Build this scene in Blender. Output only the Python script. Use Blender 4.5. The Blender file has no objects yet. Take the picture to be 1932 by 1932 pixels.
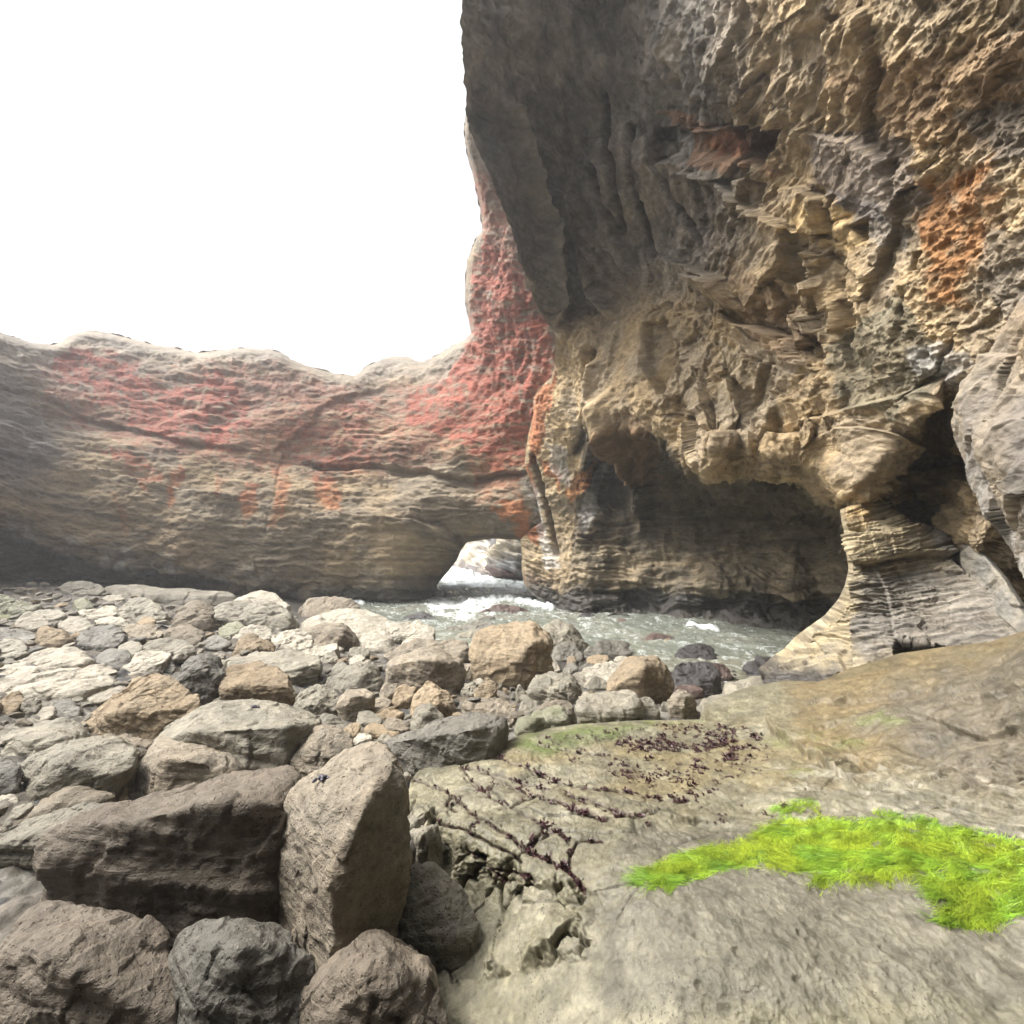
import bpy, bmesh, math, random
import numpy as np

# ------------------------------------------------------------------ camera, sky, sun, exposure
sc = bpy.context.scene
COL = sc.collection
F, CX, CY, HOR, EYE = 810.0, 966.0, 966.0, 1040.0, 2.7
HAZE = .002
TH = math.atan((HOR - CY) / F)
cam_d = bpy.data.cameras.new('camera')
cam_d.sensor_width = 36.0
cam_d.lens = 36.0 * F / 1932.0
cam_d.clip_start, cam_d.clip_end = 0.05, 2000.0
cam = bpy.data.objects.new('camera', cam_d)
cam.location = (0, 0, EYE)
cam.rotation_euler = (math.pi / 2 + TH, 0, 0)
COL.objects.link(cam)
sc.camera = cam

SUN_EL, SUN_AZ = math.radians(54), math.radians(-90)      # azimuth from +Y towards +X
w = bpy.data.worlds.new('World')
sc.world = w
w.use_nodes = True
nt = w.node_tree
nt.nodes.clear()
sky = nt.nodes.new('ShaderNodeTexSky')
sky.sky_type = 'NISHITA'
sky.sun_disc = False
sky.sun_elevation, sky.sun_rotation = SUN_EL, SUN_AZ
sky.air_density, sky.dust_density, sky.ozone_density = 1.0, 10.0, 1.0
hsv = nt.nodes.new('ShaderNodeHueSaturation')
hsv.inputs['Saturation'].default_value = 0.16              # overcast: the cloud deck has no blue
bg = nt.nodes.new('ShaderNodeBackground')
bg.inputs['Strength'].default_value = 0.11
ow = nt.nodes.new('ShaderNodeOutputWorld')
nt.links.new(sky.outputs[0], hsv.inputs['Color'])
nt.links.new(hsv.outputs[0], bg.inputs['Color'])
nt.links.new(bg.outputs[0], ow.inputs['Surface'])

sun_d = bpy.data.lights.new('sun', 'SUN')
sun_d.energy = 1.5
sun_d.angle = math.radians(18)
sun_d.color = (1.0, 0.95, 0.88)
sun = bpy.data.objects.new('sun', sun_d)
sun.rotation_euler = (math.pi / 2 - SUN_EL, 0, math.pi - SUN_AZ)
COL.objects.link(sun)

sc.view_settings.view_transform = 'Standard'
sc.view_settings.look = 'None'
sc.view_settings.gamma = 1.0
sc.view_settings.use_curve_mapping = False
sc.view_settings.exposure = 1.54
sc.render.engine = 'CYCLES'
sc.cycles.use_denoising = True
sc.cycles.max_bounces = 6
sc.cycles.diffuse_bounces = 1
sc.cycles.glossy_bounces = 2
sc.cycles.transmission_bounces = 2
sc.cycles.volume_bounces = 1
sc.cycles.caustics_reflective = False
sc.cycles.caustics_refractive = False

# ------------------------------------------------------------------ numpy noise
_rs = np.random.RandomState(7)
_perm = np.concatenate([_rs.permutation(256)] * 3).astype(np.int32)
_g = _rs.normal(size=(256, 3)); _g /= np.linalg.norm(_g, axis=1)[:, None]
_g = _g.astype(np.float32)
_val = _rs.rand(256, 8).astype(np.float32)

def _hash(i, j, k):
    return _perm[_perm[_perm[i & 255] + (j & 255)] + (k & 255)]

def pnoise(p, seed=0):
    p = np.asarray(p, np.float32) + np.float32(seed * 17.31)
    i = np.floor(p).astype(np.int32)
    f = p - i
    u = f * f * f * (f * (f * 6 - 15) + 10)
    out = np.zeros(len(p), np.float32)
    for dx in (0, 1):
        wx = u[:, 0] if dx else 1 - u[:, 0]
        for dy in (0, 1):
            wy = u[:, 1] if dy else 1 - u[:, 1]
            for dz in (0, 1):
                wz = u[:, 2] if dz else 1 - u[:, 2]
                g = _g[_hash(i[:, 0] + dx, i[:, 1] + dy, i[:, 2] + dz)]
                out += wx * wy * wz * (g[:, 0] * (f[:, 0] - dx) + g[:, 1] * (f[:, 1] - dy) + g[:, 2] * (f[:, 2] - dz))
    return out * 1.5

def fbm(p, oct=4, seed=0, gain=0.5, ridged=False):
    p = np.asarray(p, np.float32)
    a, s, out = 1.0, 1.0, 0
    for o in range(oct):
        n = pnoise(p * s, seed + o * 3)
        if ridged: n = 0.6 - 2 * np.abs(n)
        out = out + a * n
        a *= gain; s *= 2.03
    return out

def worley(p, seed=0):
    """F1, F2, cell hash, vector to the cell's point"""
    p = np.asarray(p, np.float32) + np.float32(seed * 9.77)
    i = np.floor(p).astype(np.int32)
    n = len(p)
    f1 = np.full(n, 9e9, np.float32); f2 = f1.copy()
    hid = np.zeros(n, np.int32); vec = np.zeros((n, 3), np.float32)
    for dx in (-1, 0, 1):
        for dy in (-1, 0, 1):
            for dz in (-1, 0, 1):
                c = i + np.array([dx, dy, dz], np.int32)
                h = _hash(c[:, 0], c[:, 1], c[:, 2])
                v = p - (c + _val[h, :3])
                d = (v * v).sum(1)
                m = d < f1
                f2 = np.where(m, f1, np.minimum(f2, d))
                f1 = np.where(m, d, f1)
                hid = np.where(m, h, hid)
                vec[m] = v[m]
    return np.sqrt(f1), np.sqrt(f2), hid, vec

def facets(p, seed=0, tilt=1.0):
    """blocky fractured rock: every cell a tilted plane at its own height"""
    f1, f2, h, v = worley(p, seed)
    return (_val[h, 3] - 0.5) + tilt * ((_val[h, 4] - .5) * v[:, 0] + (_val[h, 5] - .5) * v[:, 1] + (_val[h, 6] - .5) * v[:, 2]) * 2

def sstep(a, b, x):
    t = np.clip((x - a) / (b - a), 0, 1)
    return t * t * (3 - 2 * t)

def mix(a, b, t):
    t = np.asarray(t)
    if np.ndim(a) > 1 or np.ndim(b) > 1 or (np.ndim(a) == 1 and np.ndim(t) == 1 and len(np.atleast_1d(a)) == 3):
        return np.asarray(a) * (1 - t[:, None]) + np.asarray(b) * t[:, None]
    return a * (1 - t) + b * t

# ------------------------------------------------------------------ plan points: direction seen from the eye + depth
ct, st = math.cos(TH), math.sin(TH)
def dirs(x, y):
    a = (np.asarray(x, float) - CX) / F
    b = (CY - np.asarray(y, float)) / F
    return np.stack([a, ct - b * st, st + b * ct], -1)
def at(x, y, d):
    return dirs(x, y) * np.asarray(d, float)[..., None] + np.array([0, 0, EYE])
def at_z(x, y, z):
    dd = dirs(x, y)
    d = (np.asarray(z, float) - EYE) / np.minimum(dd[..., 2], -1e-3)
    return dd * d[..., None] + np.array([0, 0, EYE])
def to_px(X):
    X = np.asarray(X, float) - np.array([0, 0, EYE])
    d = X[..., 1] * ct + X[..., 2] * st
    b = (-X[..., 1] * st + X[..., 2] * ct) / d
    return CX + F * X[..., 0] / d, CY - F * b, d

def rbf(cp, cv, smooth=1e-4):
    cp = np.asarray(cp, float); cv = np.asarray(cv, float)
    n = len(cp)
    def K(a, b):
        r2 = ((a[:, None, :] - b[None]) ** 2).sum(-1) + 1e-12
        return 0.5 * r2 * np.log(r2)
    A = np.zeros((n + 3, n + 3))
    A[:n, :n] = K(cp, cp) + smooth * np.eye(n)
    A[:n, n] = 1; A[:n, n + 1:] = cp
    A[n:, :n] = A[:n, n:].T
    wts = np.linalg.solve(A, np.concatenate([cv, np.zeros(3)]))
    def ev(q):
        q = np.asarray(q, float); out = np.empty(len(q))
        for s in range(0, len(q), 40000):
            k = K(q[s:s + 40000], cp)
            out[s:s + 40000] = k @ wts[:n] + wts[n] + q[s:s + 40000] @ wts[n + 1:]
        return out
    return ev

def seg_dist(P, poly, closed=False):
    """distance to a polyline, signed side of the nearest segment, nearest point"""
    poly = np.asarray(poly, np.float32); P = np.asarray(P, np.float32)
    if closed: poly = np.vstack([poly, poly[:1]])
    best = np.full(len(P), 1e9, np.float32); side = np.zeros(len(P), np.float32)
    near = np.zeros((len(P), 2), np.float32)
    for a, b in zip(poly[:-1], poly[1:]):
        ab = b - a
        t = np.clip(((P - a) @ ab) / (ab @ ab + 1e-9), 0, 1)
        q = a + t[:, None] * ab
        v = P - q
        d = np.sqrt((v * v).sum(1))
        m = d < best
        best[m] = d[m]; near[m] = q[m]
        side[m] = np.sign(ab[0] * v[m, 1] - ab[1] * v[m, 0])
    return best, side, near

def inside(P, poly):
    poly = np.asarray(poly, float)
    x, y = P[:, 0], P[:, 1]
    r = np.zeros(len(P), bool)
    j = len(poly) - 1
    for i in range(len(poly)):
        xi, yi = poly[i]; xj, yj = poly[j]
        c = ((yi > y) != (yj > y)) & (x < (xj - xi) * (y - yi) / (yj - yi + 1e-12) + xi)
        r ^= c
        j = i
    return r

def sdpoly(P, poly):
    d, _, _ = seg_dist(P, poly, True)
    return np.where(inside(P, poly), d, -d)

def patch(P, poly, soft=20, warp=0, seed=0, wn=None):
    """soft mask of a stain's outline, ragged by noise"""
    q = P if not warp else P + warp * wn
    return sstep(-soft, soft, sdpoly(q, poly))

def ledge(P, line, h, fall, sharp=3.0, wn=None):
    """step along a line: raised by h on its right-hand side (below a left-to-right line), fading over fall"""
    q = P if wn is None else P + wn
    d, s, _ = seg_dist(q, line)
    e = d * s
    return h * sstep(-sharp, sharp, e) * np.exp(-np.maximum(e, 0) / fall)

def plates(P, items, soft=2.5, wn=None):
    """broken faces: each outline sits at its own height and tilts its own way (tx, ty per 100 plan units)"""
    q = P if wn is None else P + wn
    h = np.zeros(len(P)); cov = np.zeros(len(P))
    for poly, off, tx, ty in items:
        poly = np.array(poly, float); lo, hi = poly.min(0) - 12, poly.max(0) + 12
        s = np.where((q[:, 0] > lo[0]) & (q[:, 0] < hi[0]) & (q[:, 1] > lo[1]) & (q[:, 1] < hi[1]))[0]
        if not len(s): continue
        m = sstep(-soft, soft, sdpoly(q[s], poly)); c = poly.mean(0)
        h[s] = h[s] * (1 - m) + m * (off + tx * (q[s, 0] - c[0]) / 100 + ty * (q[s, 1] - c[1]) / 100)
        cov[s] = np.maximum(cov[s], m)
    return h, cov

def crack(P, line, h, wd, wn=None):
    q = P if wn is None else P + wn
    d, s, _ = seg_dist(q, line)
    return -h * np.exp(-(d / wd) ** 2)

# ------------------------------------------------------------------ object helpers
def link(name, me, mat=None, parent=None, label=None, cat=None, group=None, kind=None):
    o = bpy.data.objects.new(name, me)
    COL.objects.link(o)
    if mat: me.materials.append(mat)
    if parent: o.parent = parent
    tag(o, label, cat, group, kind)
    return o
def tag(o, label=None, cat=None, group=None, kind=None):
    if label: o['label'] = label
    if cat: o['category'] = cat
    if group: o['group'] = group
    if kind: o['kind'] = kind
    return o

def mesh_np(name, V, Fq, col=None, smooth=True):
    me = bpy.data.meshes.new(name)
    V = np.asarray(V, np.float32); Fq = np.asarray(Fq, np.int32)
    k = Fq.shape[1]
    me.vertices.add(len(V)); me.vertices.foreach_set('co', V.ravel())
    me.loops.add(Fq.size); me.loops.foreach_set('vertex_index', Fq.ravel())
    me.polygons.add(len(Fq))
    me.polygons.foreach_set('loop_start', np.arange(0, Fq.size, k, dtype=np.int32))
    me.polygons.foreach_set('use_smooth', np.full(len(Fq), smooth))
    if col is not None:
        ca = me.color_attributes.new('Col', 'FLOAT_COLOR', 'POINT')
        c = np.ones((len(V), 4), np.float32)
        c[:, :col.shape[1]] = col
        ca.data.foreach_set('color', c.ravel())
    me.update(calc_edges=True)
    me.validate()
    return me

def ragged(poly, spec):
    """break a drawn outline into small chips between two of its corners"""
    i0, i1, amp, stp = spec
    out = []
    for i in range(len(poly)):
        a, b = poly[i], poly[(i + 1) % len(poly)]
        out.append(a)
        if i0 <= i < i1:
            L = np.hypot(*(b - a)); n = int(L / stp)
            if n > 1:
                t = (np.arange(1, n) / n)[:, None]; p = a + (b - a) * t
                nrm = np.array([-(b - a)[1], (b - a)[0]]) / L
                w_ = fbm(np.stack([p[:, 0] * .045, p[:, 1] * .045, p[:, 0] * 0], 1), 4, 9, .65) * amp
                out.extend(p + nrm * w_[:, None])
    return np.array(out)

def sheet(name, poly, ctrl, shape, colour, step=2.0, skirt=0.25, heights=False, smooth=3e-4, rimw=16, ragn=None):
    """a rock surface: outline and surveyed points -> fine mesh, displaced along its normal, its rim turned back"""
    poly = np.asarray(poly, float); ctrl = np.asarray(ctrl, float)
    cut = ragged(poly, ragn) if ragn else poly
    x0, y0 = poly.min(0) - step * 2; x1, y1 = poly.max(0) + step * 2
    gx = np.arange(x0, x1, step); gy = np.arange(y0, y1, step)
    W, H = len(gx), len(gy)
    P = np.stack(np.meshgrid(gx, gy), -1).reshape(-1, 2)
    ins = inside(P, cut)
    I = ins.reshape(H, W)
    q = I[:-1, :-1] | I[1:, :-1] | I[:-1, 1:] | I[1:, 1:]
    need = np.zeros((H, W), bool)
    for a, b in ((0, 0), (0, 1), (1, 0), (1, 1)):
        need[a:H - 1 + a, b:W - 1 + b] |= q
    out = need.ravel() & ~ins
    _, _, near = seg_dist(P[out], cut, True)
    P[out] = near
    idx = np.full(H * W, -1, np.int64); use = np.where(need.ravel())[0]
    idx[use] = np.arange(len(use))
    Pu = P[use]
    ev = rbf(ctrl[:, :2] / 1000, ctrl[:, 2] if heights else np.log(ctrl[:, 2]), smooth)
    val = ev(Pu / 1000)
    if heights:
        X = at_z(Pu[:, 0], Pu[:, 1], val); dpt = to_px(X)[2]
    else:
        dpt = np.exp(val); X = at(Pu[:, 0], Pu[:, 1], dpt)
    ext = shape.pre(Pu, X, dpt) if hasattr(shape, 'pre') else None
    if ext is not None:
        dpt = dpt + ext; X = at(Pu[:, 0], Pu[:, 1], dpt)
    # normal of the smooth surface
    G = np.full((H * W, 3), np.nan); G[use] = X
    qi = np.argwhere(q)
    a = (qi[:, 0]) * W + qi[:, 1]
    quads = np.stack([a, a + W, a + W + 1, a + 1], 1)
    fn = np.cross(G[quads[:, 2]] - G[quads[:, 0]], G[quads[:, 3]] - G[quads[:, 1]])
    fn /= np.linalg.norm(fn, axis=1)[:, None] + 1e-12
    N = np.zeros((H * W, 3))
    for k in range(4): np.add.at(N, quads[:, k], fn)
    N = N[use]; N /= np.linalg.norm(N, axis=1)[:, None] + 1e-12
    tocam = np.array([0, 0, EYE]) - X
    N[(N * tocam).sum(1) < 0] *= -1
    view = tocam / np.linalg.norm(tocam, axis=1)[:, None]
    N = N * 0.65 + view * 0.35
    N /= np.linalg.norm(N, axis=1)[:, None]
    rim = seg_dist(Pu, poly, True)[0]
    h = shape(Pu, X, dpt) * (.05 + .95 * sstep(0, rimw, rim))
    Xd = X + N * h[:, None]
    colr = colour(Pu, X, dpt, h)
    Q = idx[quads]
    # rim: open edges pushed back away from the opening
    e = np.concatenate([Q[:, [0, 1]], Q[:, [1, 2]], Q[:, [2, 3]], Q[:, [3, 0]]])
    key = np.sort(e, 1); key = key[:, 0].astype(np.int64) * len(use) + key[:, 1]
    u, inv, cnt = np.unique(key, return_inverse=True, return_counts=True)
    be = e[cnt[inv] == 1]
    V = [Xd]; C = [colr]; Fs = [Q]
    if skirt:
        bv = np.unique(be); m = {int(v): i for i, v in enumerate(bv)}
        n0 = len(Xd); base = Xd[bv]; rel = base - np.array([0, 0, EYE])
        prev = bv
        for k, s in enumerate((0.06, 0.3, 1.0)):
            nv = np.array([0, 0, EYE]) + rel * (1 + skirt * s)
            V.append(nv); C.append(colr[bv])
            cur = n0 + np.arange(len(bv))
            ia = np.array([m[int(v)] for v in be[:, 0]]); ib = np.array([m[int(v)] for v in be[:, 1]])
            Fs.append(np.stack([prev[ib], prev[ia], cur[ia], cur[ib]], 1))
            prev = cur; n0 += len(bv)
    me = mesh_np(name, np.vstack(V), np.vstack(Fs), np.vstack(C))
    return me
# ------------------------------------------------------------------ materials
def nodes(name):
    m = bpy.data.materials.new(name); m.use_nodes = True
    t = m.node_tree; t.nodes.clear()
    o = t.nodes.new('ShaderNodeOutputMaterial'); b = t.nodes.new('ShaderNodeBsdfPrincipled')
    t.links.new(b.outputs[0], o.inputs['Surface'])
    return m, t, b
def N_(t, typ, **kw):
    n = t.nodes.new(typ)
    for k, v in kw.items():
        if k in n.inputs.keys(): n.inputs[k].default_value = v
        else: setattr(n, k, v)
    return n
def noise(t, co, scale, det=6, rough=0.6, dist=0.0):
    n = N_(t, 'ShaderNodeTexNoise', Scale=scale, Detail=det, Roughness=rough, Distortion=dist)
    t.links.new(co, n.inputs['Vector'])
    return n.outputs['Fac']
def maprange(t, s, a, b, c, d):
    n = N_(t, 'ShaderNodeMapRange')
    for k, v in zip((1, 2, 3, 4), (a, b, c, d)): n.inputs[k].default_value = v
    t.links.new(s, n.inputs[0]); return n.outputs[0]
def mixc(t, f, a, b, typ='MIX'):
    n = N_(t, 'ShaderNodeMix', data_type='RGBA', blend_type=typ)
    for s, v in ((0, f), (6, a), (7, b)):
        if hasattr(v, 'links'): t.links.new(v, n.inputs[s])
        else: n.inputs[s].default_value = v if s == 0 else (*v, 1)
    return n.outputs[2]
def math_(t, op, a, b):
    n = N_(t, 'ShaderNodeMath', operation=op)
    for i, v in enumerate((a, b)):
        if hasattr(v, 'links'): t.links.new(v, n.inputs[i])
        else: n.inputs[i].default_value = v
    return n.outputs[0]

def wall_mat(name, fine=9.0, bump=0.06, spread=0.35, stretch=(1, 1, 2.2), grit=0.0):
    """rock whose mineral and lichen colours come from the modelled vertices, broken up by fine noise"""
    m, t, b = nodes(name)
    at_ = N_(t, 'ShaderNodeVertexColor', layer_name='Col')
    tc = N_(t, 'ShaderNodeTexCoord'); mp = N_(t, 'ShaderNodeMapping'); mp.inputs['Scale'].default_value = stretch
    t.links.new(tc.outputs['Object'], mp.inputs[0]); co = mp.outputs[0]
    f1 = noise(t, co, fine, 8, 0.65); f2 = noise(t, co, fine * 0.21, 5, 0.6, 0.6)
    v = math_(t, 'MULTIPLY', maprange(t, f1, .25, .75, 1 - spread, 1 + spread), maprange(t, f2, .3, .7, 1 - spread * .6, 1 + spread * .6))
    c = N_(t, 'ShaderNodeVectorMath', operation='SCALE')
    t.links.new(at_.outputs['Color'], c.inputs[0]); t.links.new(v, c.inputs['Scale'])
    cc_ = c.outputs[0]
    if grit:
        for k_, (sc_g, colg, thr) in enumerate(((fine * 3.1, (.05, .043, .035), .17), (fine * 4.3, (.36, .335, .27), .10))):
            vg = N_(t, 'ShaderNodeTexVoronoi', Scale=sc_g); t.links.new(tc.outputs['Object'], vg.inputs['Vector'])
            mk_ = noise(t, tc.outputs['Object'], fine * (.12 + .07 * k_), 4, .6)
            cc_ = mixc(t, math_(t, 'MULTIPLY', maprange(t, vg.outputs['Distance'], thr, thr * 1.8, 1, 0), maprange(t, mk_, .48, .6, 0, grit)), cc_, colg)
    t.links.new(cc_, b.inputs['Base Color'])
    t.links.new(maprange(t, at_.outputs['Alpha'], 0, 1, .88, .3), b.inputs['Roughness'])
    b.inputs['Specular IOR Level'].default_value = 0.3
    vo = N_(t, 'ShaderNodeTexVoronoi', feature='DISTANCE_TO_EDGE', Scale=fine * .45); t.links.new(co, vo.inputs['Vector'])
    hgt = math_(t, 'ADD', f1, math_(t, 'MULTIPLY', maprange(t, vo.outputs[0], 0, .12, 0, 1), .12))
    bp = N_(t, 'ShaderNodeBump', Strength=1.0, Distance=bump)
    t.links.new(hgt, bp.inputs['Height']); t.links.new(bp.outputs[0], b.inputs['Normal'])
    return m

def boulder_mat(name, ca, cb, cc, wet=0.0, scale=3.0, speck=0.5, band=0.35, bump=0.03):
    """boulder: two rock tones in blotches and bedding bands, pits and pale specks"""
    m, t, b = nodes(name)
    tc = N_(t, 'ShaderNodeTexCoord'); oi = N_(t, 'ShaderNodeObjectInfo')
    ad = N_(t, 'ShaderNodeVectorMath', operation='MULTIPLY_ADD')
    cmb = N_(t, 'ShaderNodeCombineXYZ')
    for i in range(3): t.links.new(oi.outputs['Random'], cmb.inputs[i])
    t.links.new(cmb.outputs[0], ad.inputs[0]); ad.inputs[1].default_value = (37, 91, 53); t.links.new(tc.outputs['Object'], ad.inputs[2])
    co = ad.outputs[0]
    n1 = noise(t, co, scale, 6, .62, .8); n2 = noise(t, co, scale * 6, 8, .7); n3 = noise(t, co, scale * .7, 3, .5)
    mp = N_(t, 'ShaderNodeMapping'); mp.inputs['Scale'].default_value = (.8, .8, 7); mp.inputs['Rotation'].default_value = (.35, .25, 0)
    t.links.new(co, mp.inputs[0]); n4 = noise(t, mp.outputs[0], scale * 1.4, 5, .6, .5)
    c = mixc(t, maprange(t, n1, .38, .62, 0, 1), ca, cb)
    c = mixc(t, maprange(t, n4, .52, .72, 0, band), c, cc)
    c = mixc(t, maprange(t, n3, .55, .7, 0, .45), c, (ca[0] * .55, ca[1] * .52, ca[2] * .5))
    tint = maprange(t, oi.outputs['Random'], 0, 1, .82, 1.18)
    v = math_(t, 'MULTIPLY', maprange(t, n2, .25, .75, .6, 1.4), tint)
    s = N_(t, 'ShaderNodeVectorMath', operation='SCALE'); t.links.new(c, s.inputs[0]); t.links.new(v, s.inputs['Scale'])
    vo = N_(t, 'ShaderNodeTexVoronoi', Scale=scale * 14); t.links.new(co, vo.inputs['Vector'])
    pit = maprange(t, vo.outputs['Distance'], .12, .26, 1, 0)
    pm = math_(t, 'MULTIPLY', pit, math_(t, 'MULTIPLY', maprange(t, n3, .45, .6, 0, 1), speck))
    c2 = mixc(t, pm, s.outputs[0], (.05, .045, .04))
    vo2 = N_(t, 'ShaderNodeTexVoronoi', Scale=scale * 19); t.links.new(co, vo2.inputs['Vector'])
    wm = math_(t, 'MULTIPLY', maprange(t, vo2.outputs['Distance'], .08, .16, 1, 0), math_(t, 'MULTIPLY', maprange(t, n1, .5, .62, 0, 1), speck))
    c3 = mixc(t, wm, c2, (.55, .53, .48))
    t.links.new(c3, b.inputs['Base Color'])
    if wet: t.links.new(maprange(t, n1, .35, .65, .65 - .35 * wet, .8 - .3 * wet), b.inputs['Roughness'])
    else: b.inputs['Roughness'].default_value = .85
    b.inputs['Specular IOR Level'].default_value = .25 + .3 * wet
    hgt = math_(t, 'ADD', n2, math_(t, 'ADD', math_(t, 'MULTIPLY', n1, 1.2), math_(t, 'MULTIPLY', pit, -.35)))
    hgt = math_(t, 'ADD', hgt, math_(t, 'MULTIPLY', n4, .8))
    bp = N_(t, 'ShaderNodeBump', Strength=1.0, Distance=bump); t.links.new(hgt, bp.inputs['Height']); t.links.new(bp.outputs[0], b.inputs['Normal'])
    return m

def plain_mat(name, col, rough=.8, var=.3, scale=20, trans=0, spec=.3):
    m, t, b = nodes(name)
    tc = N_(t, 'ShaderNodeTexCoord'); n = noise(t, tc.outputs['Object'], scale, 5, .6)
    c = mixc(t, n, tuple(x * (1 - var) for x in col), tuple(x * (1 + var) for x in col))
    t.links.new(c, b.inputs['Base Color']); b.inputs['Roughness'].default_value = rough
    b.inputs['Specular IOR Level'].default_value = spec
    return m

# ------------------------------------------------------------------ the cliffs
def A(*v): return np.array(v, float)
def nz(X, s, seed, o=3): return fbm(X * s, o, seed)
def n2(P, s, seed):
    Q = np.stack([P[:, 0], P[:, 1], np.zeros(len(P))], 1) * s
    return np.stack([fbm(Q, 3, seed), fbm(Q, 3, seed + 31)], 1)

# --- far wall with the sea arch
ARCH_SKY = [(-330, 575), (-100, 605), (0, 626), (49, 642), (94, 650), (115, 646), (128, 635), (149, 626), (167, 623), (194, 625), (236, 635), (288, 649),
    (323, 654), (371, 665), (417, 659), (462, 656), (510, 659), (531, 665), (555, 680), (590, 693), (639, 705), (668, 709), (678, 703), (692, 690),
    (722, 677), (745, 672), (768, 672), (790, 682), (802, 681), (830, 667), (858, 650), (878, 641), (889, 628), (884, 600), (877, 570), (878, 535),
    (881, 490), (894, 458), (909, 430), (905, 390), (894, 340), (885, 308), (877, 270), (875, 241), (879, 200), (889, 140), (897, 0), (905, -260)]
ARCH_POLY = ARCH_SKY + [(1010, -260), (1020, 240), (1080, 480), (1110, 640), (1085, 800), (1060, 930), (1030, 1030), (986, 1024), (975, 1018), (930, 1016), (905, 1019),
    (880, 1023), (868, 1040), (862, 1056), (848, 1075), (832, 1093), (819, 1110), (814, 1122), (818, 1150), (640, 1160), (420, 1160), (150, 1130), (-330, 1120)]
ARCH_CTRL = [(-330, 600, 15.5), (-330, 850, 13), (-330, 1000, 13), (-330, 1120, 14), (-100, 640, 20), (-100, 850, 17), (-100, 1000, 16.5), (-100, 1110, 18),
    (0, 640, 24), (0, 760, 21), (0, 900, 19), (0, 1000, 18.5), (0, 1100, 20.5), (160, 640, 29), (160, 760, 25.5), (160, 900, 22.5), (160, 1020, 21), (160, 1110, 22),
    (350, 670, 30), (350, 780, 26.5), (350, 900, 24), (350, 1040, 21.8), (350, 1140, 23), (520, 675, 30.5), (520, 780, 27.5), (520, 900, 25), (520, 990, 23), (520, 1120, 23),
    (660, 715, 30.5), (660, 800, 28), (660, 900, 26), (660, 990, 23.5), (660, 1130, 22.8), (740, 690, 34), (760, 760, 28.5), (760, 880, 26), (760, 1000, 23), (760, 1130, 22.6),
    (810, 1060, 24), (800, 1130, 24), (840, 1070, 26), (870, 1030, 27), (820, 1120, 26), (860, 660, 29), (870, 740, 26.5), (870, 850, 24.5), (870, 940, 23.5), (870, 1000, 24), (890, 1018, 26), (940, 1012, 25), (940, 970, 23.2), (900, 900, 24.3),
    (895, 560, 25.5), (940, 560, 22.5), (1000, 600, 21.5), (1050, 700, 20.8), (990, 720, 22.2), (930, 780, 23.5), (990, 860, 22.4), (1060, 850, 22), (985, 1000, 23), (1040, 1020, 24),
    (912, 430, 23), (950, 430, 20.5), (1000, 480, 20.5), (1080, 600, 21), (890, 300, 20), (930, 300, 18.5), (990, 300, 19), (880, 241, 18.5), (930, 100, 16), (910, -200, 14), (990, -200, 14)]
N_EDGE = np.array([(-330, 985), (0, 1006), (55, 1025), (109, 1041), (153, 1058), (232, 1076), (273, 1078), (314, 1088), (382, 1094), (437, 1102), (527, 1113), (620, 1126), (700, 1132), (830, 1150)], float)

def bed_coord(P):
    """bedding height on the far wall: dips to the right at the left end, level at the arch"""
    x = P[:, 0]; y = P[:, 1]
    x = np.minimum(x, 700); return y - 0.25 * x + 0.00018 * x ** 2

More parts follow.
